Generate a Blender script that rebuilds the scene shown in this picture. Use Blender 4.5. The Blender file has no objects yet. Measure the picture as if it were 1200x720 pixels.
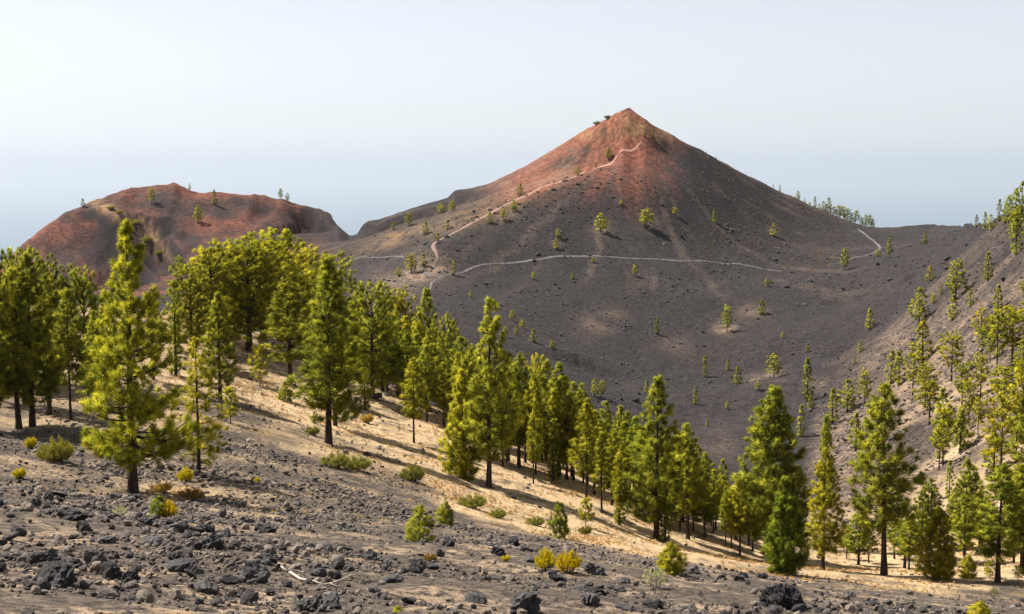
import bpy, math, random
import numpy as np
from mathutils import Vector, Matrix
from mathutils.bvhtree import BVHTree

# ------------------------------------------------------------------ camera, world, sun, exposure
scene = bpy.context.scene
FPX, CX, CY, YH = 1667.0, 600.0, 360.0, 200.0          # photo pixels (1200 x 720)
PITCH = math.atan((CY - YH) / FPX)
cam_d = bpy.data.cameras.new('camera'); cam = bpy.data.objects.new('camera', cam_d)
scene.collection.objects.link(cam)
cam_d.sensor_width = 36.0; cam_d.lens = 36.0 * FPX / 1200.0
cam_d.clip_start = 0.1; cam_d.clip_end = 400000.0
cam.location = (0, 0, 0); cam.rotation_euler = (math.pi/2 - PITCH, 0, 0)
scene.camera = cam

SUN_EL = math.radians(54); SUN_AZ = math.radians(-67)   # azimuth from +Y, negative = left of the view
sdir = Vector((math.sin(SUN_AZ)*math.cos(SUN_EL), math.cos(SUN_AZ)*math.cos(SUN_EL), math.sin(SUN_EL)))
world = bpy.data.worlds.new('World'); scene.world = world; world.use_nodes = True
wn = world.node_tree.nodes; wl = world.node_tree.links
sky = wn.new('ShaderNodeTexSky'); sky.sky_type = 'NISHITA'; sky.sun_disc = False
sky.sun_elevation = SUN_EL; sky.sun_rotation = SUN_AZ
sky.altitude = 1600; sky.air_density = 1.0; sky.dust_density = 0.7; sky.ozone_density = 2.5
hs = wn.new('ShaderNodeHueSaturation'); hs.inputs['Saturation'].default_value = 0.30    # milky, hazy sky all round
wl.new(sky.outputs[0], hs.inputs['Color']); wl.new(hs.outputs[0], wn['Background'].inputs[0]); wn['Background'].inputs[1].default_value = 0.066
sun_d = bpy.data.lights.new('sun', 'SUN'); sun = bpy.data.objects.new('sun', sun_d)
scene.collection.objects.link(sun)
sun_d.energy = 5.0; sun_d.angle = math.radians(0.5); sun_d.color = (1.0, 0.95, 0.87)
sun.rotation_euler = sdir.to_track_quat('Z', 'Y').to_euler(); sun.location = (-60, 40, 80)
vs = scene.view_settings
vs.view_transform = 'Standard'; vs.look = 'None'; vs.exposure = 1.12; vs.gamma = 1.0; vs.use_curve_mapping = False
cy = scene.cycles
cy.use_denoising = True; cy.denoising_prefilter = 'ACCURATE'; cy.use_adaptive_sampling = False; cy.max_bounces = 6; cy.diffuse_bounces = 2; cy.glossy_bounces = 2
cy.transmission_bounces = 4; cy.volume_bounces = 2; cy.transparent_max_bounces = 8

C = scene.collection
R = np.random.default_rng(11)

# ------------------------------------------------------------------ helpers
def smooth(a, b, x):
    t = np.clip((x - a) / (b - a), 0, 1); return t * t * (3 - 2 * t)
def pix_dir(px, py):
    xc = (px - CX) / FPX; yc = (CY - py) / FPX
    c, s = math.cos(PITCH), math.sin(PITCH)
    return np.array([xc, c + yc * s, -s + yc * c])
def pix_polar(px, py):
    d = pix_dir(px, py); h = math.hypot(d[0], d[1])
    return math.atan2(d[0], d[1]), d[2] / h
def to_pix(x, y, z):
    c, s = math.cos(PITCH), math.sin(PITCH)
    f = np.maximum(y * c - z * s, 1e-3); u = y * s + z * c
    return CX + FPX * x / f, CY - FPX * u / f

PERM = np.random.default_rng(5).random((256, 256))
def vnoise(x, y):
    xi = np.floor(x).astype(int); yi = np.floor(y).astype(int)
    fx = x - xi; fy = y - yi; fx = fx*fx*(3-2*fx); fy = fy*fy*(3-2*fy)
    g = lambda i, j: PERM[i & 255, j & 255]
    return (g(xi,yi)*(1-fx)+g(xi+1,yi)*fx)*(1-fy) + (g(xi,yi+1)*(1-fx)+g(xi+1,yi+1)*fx)*fy
def fbm(x, y, octv=4, gain=0.5):
    s = 0; a = 1; n = 0
    for k in range(octv):
        s = s + a * (vnoise(x * 2**k + 17.3*k, y * 2**k - 9.1*k) - 0.5); n += a; a *= gain
    return s / n * 2

def mesh_from(name, v, tris=None, quads=None, mat=None, attrs=None, smooth_shade=False, loops=None):
    v = np.asarray(v, dtype=np.float32).reshape(-1, 3)
    me = bpy.data.meshes.new(name)
    faces = np.asarray(tris if tris is not None else quads, dtype=np.int32)
    n, k = faces.shape
    me.vertices.add(len(v)); me.vertices.foreach_set('co', v.ravel())
    me.loops.add(n * k); me.loops.foreach_set('vertex_index', faces.ravel())
    me.polygons.add(n); me.polygons.foreach_set('loop_start', np.arange(0, n*k, k, dtype=np.int32))
    me.update(calc_edges=True)
    me.polygons.foreach_set('use_smooth', np.full(n, bool(smooth_shade)))
    if attrs:
        for key, val in attrs.items():
            a = me.attributes.new(key, 'FLOAT', 'POINT'); a.data.foreach_set('value', np.asarray(val, dtype=np.float32))
    if mat: me.materials.append(mat)
    return me
def link(name, me, parent=None):
    o = bpy.data.objects.new(name, me); C.objects.link(o)
    if parent: o.parent = parent
    return o
def tag(o, label=None, cat=None, group=None, kind=None):
    if label: o['label'] = label
    if cat: o['category'] = cat
    if group: o['group'] = group
    if kind: o['kind'] = kind
    return o

# ------------------------------------------------------------------ materials
def mat_new(name):
    m = bpy.data.materials.new(name); m.use_nodes = True
    nt = m.node_tree; b = nt.nodes['Principled BSDF']
    b.inputs['Specular IOR Level'].default_value = 0.25; b.inputs['Roughness'].default_value = 0.9
    return m, nt, b
class G:
    """tiny node helper"""
    def __init__(s, nt): s.nt = nt
    def new(s, t, **kw):
        n = s.nt.nodes.new(t)
        for k, v in kw.items(): setattr(n, k, v)
        return n
    def put(s, sock, v):
        if isinstance(v, bpy.types.NodeSocket): s.nt.links.new(v, sock)
        elif hasattr(v, '__len__') and len(v) == 3 and sock.type == 'RGBA': sock.default_value = (*v, 1)
        else: sock.default_value = v
    def noise(s, vec, scale, detail=4, rough=0.5, dist=0.0):
        n = s.new('ShaderNodeTexNoise'); s.put(n.inputs['Vector'], vec)
        n.inputs['Scale'].default_value = scale; n.inputs['Detail'].default_value = detail
        n.inputs['Roughness'].default_value = rough; n.inputs['Distortion'].default_value = dist
        return n.outputs['Fac']
    def ramp(s, fac, a, b, lo=0.0, hi=1.0):
        n = s.new('ShaderNodeMapRange', interpolation_type='SMOOTHSTEP')
        s.put(n.inputs['Value'], fac); n.inputs['From Min'].default_value = a; n.inputs['From Max'].default_value = b
        n.inputs['To Min'].default_value = lo; n.inputs['To Max'].default_value = hi
        return n.outputs['Result']
    def mix(s, fac, a, b):
        n = s.new('ShaderNodeMix', data_type='RGBA'); s.put(n.inputs['Factor'], fac)
        s.put(n.inputs['A'], a) if False else s.put(n.inputs[6], a); s.put(n.inputs[7], b)
        return n.outputs[2]
    def math(s, op, a, b=0.0, clamp=False):
        n = s.new('ShaderNodeMath', operation=op, use_clamp=clamp); s.put(n.inputs[0], a); s.put(n.inputs[1], b)
        return n.outputs[0]
    def attr(s, name):
        return s.new('ShaderNodeAttribute', attribute_name=name).outputs['Fac']
    def pos(s):
        return s.new('ShaderNodeNewGeometry').outputs['Position']
    def obj(s):
        return s.new('ShaderNodeTexCoord').outputs['Object']
    def bump(s, h, dist, strength=1.0):
        n = s.new('ShaderNodeBump'); s.put(n.inputs['Height'], h)
        n.inputs['Distance'].default_value = dist; n.inputs['Strength'].default_value = strength
        return n.outputs['Normal']

def make_ground_mat():
    m, nt, b = mat_new('volcanic_ground'); g = G(nt); P = g.pos()
    n_big = g.noise(P, 0.035, 5, 0.6)
    n_mid = g.noise(P, 0.55, 8, 0.72)
    n_fine = g.noise(P, 4.5, 8, 0.75)
    n_grit = g.noise(P, 22.0, 4, 0.8)
    n_spk = g.noise(P, 1.7, 6, 0.82)
    near = g.attr('near')
    # cinder
    c1 = g.mix(g.ramp(n_mid, 0.36, 0.64), (0.0150, 0.0125, 0.0125), (0.046, 0.039, 0.0385))
    c1 = g.mix(g.ramp(g.noise(P, 0.016, 5, 0.65), 0.42, 0.58, 0, 0.45), c1, (0.015, 0.013, 0.0133))
    c1 = g.mix(g.ramp(n_big, 0.35, 0.7, 0, 0.5), c1, (0.025, 0.0215, 0.0218))
    c1 = g.mix(g.ramp(n_spk, 0.51, 0.64, 0, 0.85), c1, (0.084, 0.070, 0.066))
    c1 = g.mix(g.ramp(n_spk, 0.47, 0.34, 0, 0.9), c1, (0.014, 0.012, 0.013))
    c2 = g.mix(g.ramp(n_fine, 0.34, 0.66), (0.046, 0.036, 0.030), (0.180, 0.140, 0.110))
    c2 = g.mix(g.ramp(n_grit, 0.55, 0.75, 0, 0.55), c2, (0.030, 0.026, 0.026))
    # tan dust and needle litter drifting between the stones
    patch = g.math('MULTIPLY', g.ramp(g.noise(P, 0.42, 7, 0.66, 0.5), 0.48, 0.60), g.ramp(n_fine, 0.40, 0.60))
    c2 = g.mix(g.math('MULTIPLY', patch, 0.85), c2, (0.46, 0.325, 0.205))
    col = g.mix(near, c1, c2)
    # red cinder
    redc = g.mix(g.ramp(n_mid, 0.35, 0.65), (0.110, 0.034, 0.023), (0.31, 0.112, 0.064))
    redc = g.mix(g.ramp(n_spk, 0.48, 0.34, 0, 0.85), redc, (0.040, 0.020, 0.018))
    redm = g.math('MULTIPLY', g.attr('red'), g.ramp(g.noise(P, 0.12, 7, 0.7), 0.30, 0.56, 0.45, 1.0))
    col = g.mix(redm, col, redc)
    # dark basalt on the scarps, with cliff shade painted into its colour
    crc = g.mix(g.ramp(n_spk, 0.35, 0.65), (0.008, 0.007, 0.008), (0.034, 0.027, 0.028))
    col = g.mix(g.math('MULTIPLY', g.attr('crag_shade'), g.ramp(n_mid, 0.28, 0.44, 0.5, 1.0)), col, crc)
    # ochre
    och = g.mix(g.ramp(n_mid, 0.35, 0.65), (0.20, 0.115, 0.050), (0.40, 0.25, 0.13))
    ocm = g.math('MULTIPLY', g.attr('ochre'), g.ramp(g.noise(P, 0.16, 7, 0.7), 0.38, 0.58, 0.2, 1.0))
    col = g.mix(ocm, col, och)
    # pale pinkish scree
    pal = g.mix(g.ramp(n_spk, 0.36, 0.60), (0.052, 0.037, 0.029), (0.36, 0.250, 0.172))
    pam = g.math('MULTIPLY', g.attr('pale'), g.ramp(g.noise(P, 0.35, 8, 0.78), 0.36, 0.60, 0.15, 1.0))
    col = g.mix(pam, col, pal)
    # golden needle litter / dry grass
    gol = g.mix(g.ramp(n_fine, 0.34, 0.66), (0.38, 0.250, 0.130), (0.74, 0.545, 0.315))
    gol = g.mix(g.ramp(g.noise(P, 0.7, 8, 0.75), 0.52, 0.66, 0, 0.8), gol, (0.165, 0.115, 0.080))
    gom = g.math('MULTIPLY', g.attr('gold'), g.ramp(g.noise(P, 0.32, 9, 0.74), 0.38, 0.52, 0.22, 1.0))
    col = g.mix(gom, col, gol)
    nt.links.new(col, b.inputs['Base Color'])
    h = g.math('ADD', g.math('MULTIPLY', n_mid, 0.6), g.math('MULTIPLY', n_fine, 0.09))
    h = g.math('ADD', g.math('ADD', h, g.math('MULTIPLY', n_grit, 0.02)), g.math('MULTIPLY', n_spk, 0.30))
    nt.links.new(g.bump(h, 1.0, 0.85), b.inputs['Normal'])
    b.inputs['Roughness'].default_value = 0.95; b.inputs['Specular IOR Level'].default_value = 0.12
    return m
M_GROUND = make_ground_mat()

def make_path_mat():
    m, nt, b = mat_new('trodden_cinder'); g = G(nt); P = g.pos()
    c = g.mix(g.ramp(g.noise(P, 0.8, 7, 0.7), 0.35, 0.65), (0.070, 0.063, 0.061), (0.150, 0.136, 0.131))
    c = g.mix(g.attr('red'), c, g.mix(g.noise(P, 0.8, 6, 0.7), (0.20, 0.10, 0.068), (0.36, 0.21, 0.15)))
    nt.links.new(c, b.inputs['Base Color']); return m
M_PATH = make_path_mat()

def make_rock_mat(name, dark, light, rust, varied=False):
    m, nt, b = mat_new(name); g = G(nt); P = g.pos()
    n1 = g.noise(P, 3.0, 7, 0.65); n2 = g.noise(P, 26.0, 5, 0.7)
    c = g.mix(g.ramp(n1, 0.35, 0.68), dark, light)
    c = g.mix(g.ramp(n2, 0.52, 0.72, 0, 0.6), c, tuple(x*0.45 for x in dark))
    c = g.mix(g.ramp(g.noise(P, 1.3, 4, 0.6), 0.60, 0.74, 0, 0.55), c, rust)
    if varied:
        c = g.mix(g.ramp(g.attr('tint'), 0.45, 1.0, 0, 0.75), c, (0.25, 0.195, 0.15)); c = g.mix(g.ramp(g.attr('tint'), 0.35, 0.0, 0, 0.7), c, (0.022, 0.018, 0.018))
    else:
        rnd = g.new('ShaderNodeObjectInfo').outputs['Random']
        c = g.mix(g.ramp(rnd, 0.55, 1.0, 0, 0.5), c, (0.13, 0.115, 0.105)); c = g.mix(g.ramp(rnd, 0.4, 0.0, 0, 0.6), c, (0.020, 0.018, 0.019))
    nt.links.new(c, b.inputs['Base Color'])
    h = g.math('ADD', g.math('MULTIPLY', n1, 0.09), g.math('MULTIPLY', n2, 0.035))
    nt.links.new(g.bump(h, 1.0, 0.9), b.inputs['Normal'])
    b.inputs['Roughness'].default_value = 0.8; b.inputs['Specular IOR Level'].default_value = 0.3
    return m
M_ROCK = make_rock_mat('lava_rock', (0.016, 0.0145, 0.015), (0.076, 0.071, 0.071), (0.13, 0.078, 0.055))
M_ROCK_BLACK = make_rock_mat('black_lava', (0.013, 0.012, 0.013), (0.045, 0.040, 0.040), (0.05, 0.03, 0.025))
M_STONE = make_rock_mat('lava_stones', (0.032, 0.027, 0.025), (0.150, 0.126, 0.112), (0.19, 0.125, 0.09), True)

def make_needle_mat(name, a, bcol, trans, tw=0.42):
    m = bpy.data.materials.new(name); m.use_nodes = True; nt = m.node_tree; nt.nodes.clear(); g = G(nt)
    out = g.new('ShaderNodeOutputMaterial')
    tint = g.attr('tint'); oc = g.new('ShaderNodeObjectInfo').outputs['Color']
    c = g.mix(tint, a, bcol)
    mul = g.new('ShaderNodeMix', data_type='RGBA', blend_type='MULTIPLY'); mul.inputs[0].default_value = 1.0
    g.put(mul.inputs[6], c); g.put(mul.inputs[7], oc); c = mul.outputs[2]
    mul2 = g.new('ShaderNodeMix', data_type='RGBA', blend_type='MULTIPLY'); mul2.inputs[0].default_value = 1.0
    g.put(mul2.inputs[6], c); g.put(mul2.inputs[7], trans)
    d = g.new('ShaderNodeBsdfDiffuse'); t = g.new('ShaderNodeBsdfTranslucent')
    g.put(d.inputs['Color'], c); g.put(t.inputs['Color'], mul2.outputs[2])
    mx = g.new('ShaderNodeMixShader'); mx.inputs[0].default_value = tw
    nt.links.new(d.outputs[0], mx.inputs[1]); nt.links.new(t.outputs[0], mx.inputs[2])
    nt.links.new(mx.outputs[0], out.inputs[0]); return m
M_NEEDLE = make_needle_mat('pine_needles', (0.120, 0.155, 0.024), (0.60, 0.58, 0.052), (1.4, 1.3, 0.9), 0.32)
M_LEAF = make_needle_mat('shrub_leaves', (0.19, 0.20, 0.05), (0.40, 0.36, 0.10), (1.2, 1.15, 0.9), 0.35)
M_DRY = make_needle_mat('dry_grass', (0.34, 0.22, 0.10), (0.60, 0.42, 0.20), (1.1, 1.0, 0.9), 0.3)

def make_bark_mat():
    m, nt, b = mat_new('pine_bark'); g = G(nt); P = g.obj()
    mp = g.new('ShaderNodeMapping'); mp.inputs['Scale'].default_value = (1, 1, 0.25); nt.links.new(P, mp.inputs['Vector'])
    n = g.noise(mp.outputs[0], 9.0, 5, 0.65)
    nt.links.new(g.mix(g.ramp(n, 0.35, 0.7), (0.016, 0.011, 0.009), (0.075, 0.048, 0.036)), b.inputs['Base Color'])
    nt.links.new(g.bump(n, 0.06, 0.8), b.inputs['Normal']); return m
M_BARK = make_bark_mat()
def make_wood_mat():
    m, nt, b = mat_new('bleached_wood'); g = G(nt)
    nt.links.new(g.mix(g.noise(g.obj(), 8, 5, 0.6), (0.26, 0.21, 0.17), (0.50, 0.43, 0.37)), b.inputs['Base Color']); return m
M_WOOD = make_wood_mat()

# ------------------------------------------------------------------ terrain
def nearplane(x, y): return -1.7 - 0.2286 * y - 0.1136 * x
SKY = np.array([(-500,335,600),(-300,330,600),(-100,318,610),(0,306,620),(10,300,620),(25,290,625),(50,268,630),(75,251,638),(90,242,640),(110,233,645),(122,231,648),(130,227,650),
 (160,220,650),(185,215,650),(200,215,650),(215,219,650),(240,226,650),(262,227,650),(300,229,650),(335,233,650),(360,238,650),(378,246,645),(388,252,640),(391,262,630),(397,269,615),(410,277,600),(418,274,588),
 (426,262,592),(430,259,594),(445,257,598),(460,253,600),(500,239,602),(525,231,602),(533,223,602),(552,221,600),(570,216,598),(600,203,594),(625,189,588),(640,181,584),(672,161,574),(700,145,563),(715,136,556),(724,130,551),(731,127,550),(737,124,550),(742,128,550),
 (755,137,550),(770,147,552),(800,164,555),(850,191,560),(905,220,570),(950,242,580),(985,256,590),(1010,263,596),(1030,266,600),(1060,264,600),(1090,263,600),(1120,266,560),(1140,266,470),(1160,263,390),
 (1180,252,345),(1200,240,325),(1260,218,315),(1400,195,300),(1700,180,300)], float)
_sk = np.array([pix_polar(a, b) for a, b, c in SKY]); SK_TH, SK_T, SK_R = _sk[:,0], _sk[:,1], SKY[:,2]
CTRL = [(156,576,66),(20,500,85),(-150,490,85),(60,482,92),(233,556,72),(270,495,92),(285,385,150),(200,425,115),(100,470,100),(340,448,122),
 (385,520,96),(440,466,125),(485,518,108),(543,578,88),(572,570,96),(608,546,112),(625,566,105),(687,588,100),(705,600,98),(725,615,95),(769,630,95),
 (823,615,110),(905,655,100),(917,672,88),(963,667,95),(1035,673,92),(1101,678,92),(1169,682,92),(1300,685,92),(1500,690,92),
 (-200,420,220),(-200,385,330),(-200,350,480),(0,420,220),(0,380,320),(0,352,480),(0,328,575),(200,400,220),(200,372,320),(200,348,450),(180,328,555),(100,300,595),(250,280,600),
 (300,372,330),(300,330,480),(300,280,580),(400,440,180),(400,390,260),(400,360,340),(400,330,420),(400,305,490),
 (500,480,160),(500,430,230),(500,390,310),(505,335,410),(505,305,445),(600,520,150),(600,480,210),(600,440,280),(600,400,345),(600,350,400),(600,306,448),
 (700,560,150),(700,520,210),(700,470,290),(700,430,335),(700,380,385),(700,302,452),(700,250,488),(800,580,160),(800,540,215),(800,500,280),(800,450,335),
 (800,400,380),(800,350,425),(800,306,465),(800,250,503),(800,200,533),(900,610,140),(900,560,195),(900,500,260),(900,450,315),(900,400,370),(900,350,430),(900,315,475),(900,270,528),
 (1000,620,140),(1000,560,190),(1000,500,250),(1000,450,300),(1000,400,350),(1000,350,420),(1000,300,500),(1100,650,110),(1100,600,150),(1100,540,180),(1100,450,230),(1100,400,270),
 (1100,350,320),(1100,300,420),(1200,660,105),(1200,600,130),(1200,520,160),(1200,450,190),(1200,380,220),(1200,300,270),(1350,640,100),(1350,550,140),(1350,400,190),(1350,300,230),
 (752,160,543),(700,197,524),(640,222,504),(600,238,490),(560,265,472),(512,290,452),(470,300,470),(440,330,430),(480,262,535),(560,240,545),(650,197,552),(700,168,552),(725,158,549),(760,220,505),(640,262,472)]
rows = []
for a, b, r in CTRL:
    th, t = pix_polar(a, b); rows.append((th, math.log(r), t))
for r in (7, 11, 17, 26, 40):
    for th in (-0.7, -0.45, -0.22, 0.0, 0.22, 0.45, 0.7):
        rows.append((th, math.log(r), float(nearplane(r*math.sin(th), r*math.cos(th))) / r))
for i in range(0, len(SKY), 2): rows.append((SK_TH[i], math.log(SK_R[i]), SK_T[i]))
CT = np.array(rows)
def _phi(d2): return 0.5 * d2 * np.log(d2 + 1e-12)
def _solve(CT, lam=2e-5):
    n = len(CT); d2 = (CT[:,None,0]-CT[None,:,0])**2 + (CT[:,None,1]-CT[None,:,1])**2
    A = np.zeros((n+3, n+3)); A[:n,:n] = _phi(d2) + lam*np.eye(n); A[:n,n] = 1; A[:n,n+1:] = CT[:,:2]; A[n,:n] = 1; A[n+1:,:n] = CT[:,:2].T
    return np.linalg.solve(A, np.concatenate([CT[:,2], [0,0,0]]))
TW = _solve(CT)
def tps(th, lr):
    n = len(CT); out = TW[n] + TW[n+1]*th + TW[n+2]*lr
    for i in range(n): out = out + TW[i] * _phi((th-CT[i,0])**2 + (lr-CT[i,1])**2)
    return out
def base_height(x, y):
    r = np.hypot(x, y) + 1e-6; th = np.arctan2(x, y); thc = np.clip(th, -0.62, 0.62)
    rs = np.interp(thc, SK_TH, SK_R); ts = np.interp(thc, SK_TH, SK_T)
    rc = np.clip(r, 6.0, rs)
    t = tps(thc, np.log(rc))
    ths = np.linspace(-0.62, 0.62, 900); corr = np.interp(ths, SK_TH, SK_T) - tps(ths, np.log(np.interp(ths, SK_TH, SK_R)))
    t = t + np.interp(thc, ths, corr) * np.exp(-((np.log(rc) - np.log(rs)) / 0.07)**2)
    z = rc * t
    over = np.maximum(r - rs, 0)
    z = z - 0.45 * over * over / (over + 14.0)
    z = z + (nearplane(x, y) - z) * (1 - smooth(7, 14, r))
    back = smooth(0.75, 1.3, np.abs(th))
    pl = -1.7 + (-0.2286*y - 0.1136*x) * 200/(200 + r)
    z = z + (pl - z) * back
    return np.maximum(z, -1640.0)
# eroded scarps and spines of the left hill and the cone's shoulder: plan polylines, drop on the viewer's side
def pl_dist(x, y, pts):
    best = np.full(x.shape, 1e9); along = np.zeros(x.shape); sgn = np.ones(x.shape); tot = 0
    L = [math.hypot(b[0]-a[0], b[1]-a[1]) for a, b in zip(pts, pts[1:])]; T = sum(L)
    for (a, b, l) in zip(pts, pts[1:], L):
        ux, uy = (b[0]-a[0])/l, (b[1]-a[1])/l
        s = np.clip((x-a[0])*ux + (y-a[1])*uy, 0, l)
        dx = x-(a[0]+s*ux); dy = y-(a[1]+s*uy); d = np.hypot(dx, dy); m = d < best
        best = np.where(m, d, best); along = np.where(m, (tot+s)/T, along); sgn = np.where(m, np.sign(ux*dy-uy*dx), sgn); tot += l
    return best, along, sgn
def ray_base(px, py, r0=20.0, r1=640.0):
    th, t = pix_polar(px, py); r = np.exp(np.linspace(math.log(r0), math.log(r1), 1600))
    z = base_height(r*math.sin(th), r*math.cos(th)); hit = np.nonzero(z > r*t)[0]
    k = hit[0] if len(hit) else int(np.argmin(np.abs(z - r*t)))
    return r[k]*math.sin(th), r[k]*math.cos(th)
SCARPS = []
for pts, h, w, up in [([(100,240),(114,246),(130,258),(152,284),(174,304),(196,330)], 8, 12, 3.0),
                      ([(150,262),(170,268),(200,280),(222,318)], 9, 11, 2.5), ([(150,250),(185,262),(215,266)], 7, 9, 1.5),
                      ([(318,246),(345,243),(372,250),(396,270)], 9, 12, 1.2), ([(300,240),(322,246)], 2.5, 6, 0.5),
                      ([(420,276),(455,262),(500,250),(540,240)], 5, 9, 1.0), ([(530,232),(560,232)], 3, 7, 0.8),
                      ([(640,408),(668,418),(700,428),(738,446)], 2.0, 6, 0.6), ([(955,360),(986,350)], 1.2, 4, 0.3), ([(1008,346),(1030,338)], 1.2, 4, 0.3), ([(1056,328),(1082,319)], 1.2, 4, 0.3), ([(968,412),(1000,400)], 1.2, 4, 0.3), ([(760,161),(785,163)], 1.6, 4, 0.3), ([(640,192),(672,184),(700,160)], 1.6, 5, 0.3)]:
    SCARPS.append(([ray_base(a, b, 240 if pts[0][1] > 310 else 380) for a, b in pts], h, w, up))
CRAG_SHADE = {}
def height(x, y, crag_shade=None):
    x = np.asarray(x, float); y = np.asarray(y, float)
    z = base_height(x, y); r = np.hypot(x, y); th = np.arctan2(x, y)
    far = smooth(130, 330, r)
    wob = fbm(x/9 + 3, y/9, 3)
    for pts, h, w, up in SCARPS:
        P = np.array(pts); sel = (x > P[:,0].min()-60) & (x < P[:,0].max()+60) & (y > P[:,1].min()-70) & (y < P[:,1].max()+60)
        if not sel.any(): continue
        d, al, sg = pl_dist(x[sel], y[sel], pts)
        d = d + wob[sel]*2.5
        taper = np.minimum(smooth(0, 0.3, al), smooth(1, 0.75, al))
        # which side faces the camera: smaller range
        side = np.where(sg * (1 if (P[-1,0]-P[0,0]) > 0 else -1) < 0, 1.0, -1.0)
        dz = np.where(side > 0, -h*smooth(0, w*0.35, d)*np.exp(-np.maximum(d-w*0.35, 0)/(w*2.4)), 0) + up*np.exp(-(d/(w*0.45))**2)
        z[sel] = z[sel] + dz*taper
        if crag_shade is not None: crag_shade[sel] = np.maximum(crag_shade[sel], np.where(side > 0, 1.0, 0.25)*np.exp(-(d/(w*0.95))**2)*taper)  # painted shade is strongest on the viewer's side of each scarp
    z = z + far * (1.1*fbm(x/38, y/38, 3) + 0.55*fbm(x/7.5+9, y/7.5, 3))
    lh = smooth(-0.115, -0.16, th)*smooth(470, 540, r)*smooth(900, 700, r)
    z = z - lh*(3.2*np.abs(fbm(x/20+1, y/34, 3)) + 1.0*np.abs(fbm(x/7, y/9+5, 3)) - 1.0)
    # rills running down the far slopes
    z = z + far * 0.22 * fbm(th*70 + 0.8*fbm(x/30, y/30, 2), r/60 + 4, 3)
    mid = smooth(25, 70, r) * (1-far)
    z = z + mid * (0.55*fbm(x/14+5, y/14, 3) + 0.12*fbm(x/2.2, y/2.2+8, 3))
    nr = smooth(4, 8, r) * (1 - smooth(40, 90, r))
    z = z + nr * (0.28*fbm(x/5.5+2, y/5.5, 3) + 0.10*fbm(x/1.1, y/1.1+4, 3))
    return z

az = np.concatenate([np.linspace(-math.pi, -0.75, 40)[:-1], np.linspace(-0.75, -0.40, 60)[:-1], np.linspace(-0.40, 0.40, 600),
                     np.linspace(0.40, 0.75, 60)[1:], np.linspace(0.75, math.pi, 40)[1:]])
rad = np.concatenate([np.exp(np.linspace(math.log(0.6), math.log(8), 24))[:-1], np.exp(np.linspace(math.log(8), math.log(60), 210))[:-1],
                      np.exp(np.linspace(math.log(60), math.log(700), 400)), np.exp(np.linspace(math.log(700), math.log(6500), 40))[1:]])
AZ, RD = np.meshgrid(az, rad); TX = RD*np.sin(AZ); TY = RD*np.cos(AZ)
TCR = np.zeros(TX.size); TZ = height(TX.ravel(), TY.ravel(), TCR).reshape(TX.shape)
nr_, na_ = TX.shape
tv = np.stack([TX, TY, TZ], -1).reshape(-1, 3)
ii, jj = np.meshgrid(np.arange(nr_-1), np.arange(na_-1), indexing='ij')
tq = np.stack([ii*na_+jj, ii*na_+jj+1, (ii+1)*na_+jj+1, (ii+1)*na_+jj], -1).reshape(-1, 4)[:, ::-1]
cidx = len(tv); tv = np.vstack([tv, [[0, 0, -1.7]]])
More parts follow.
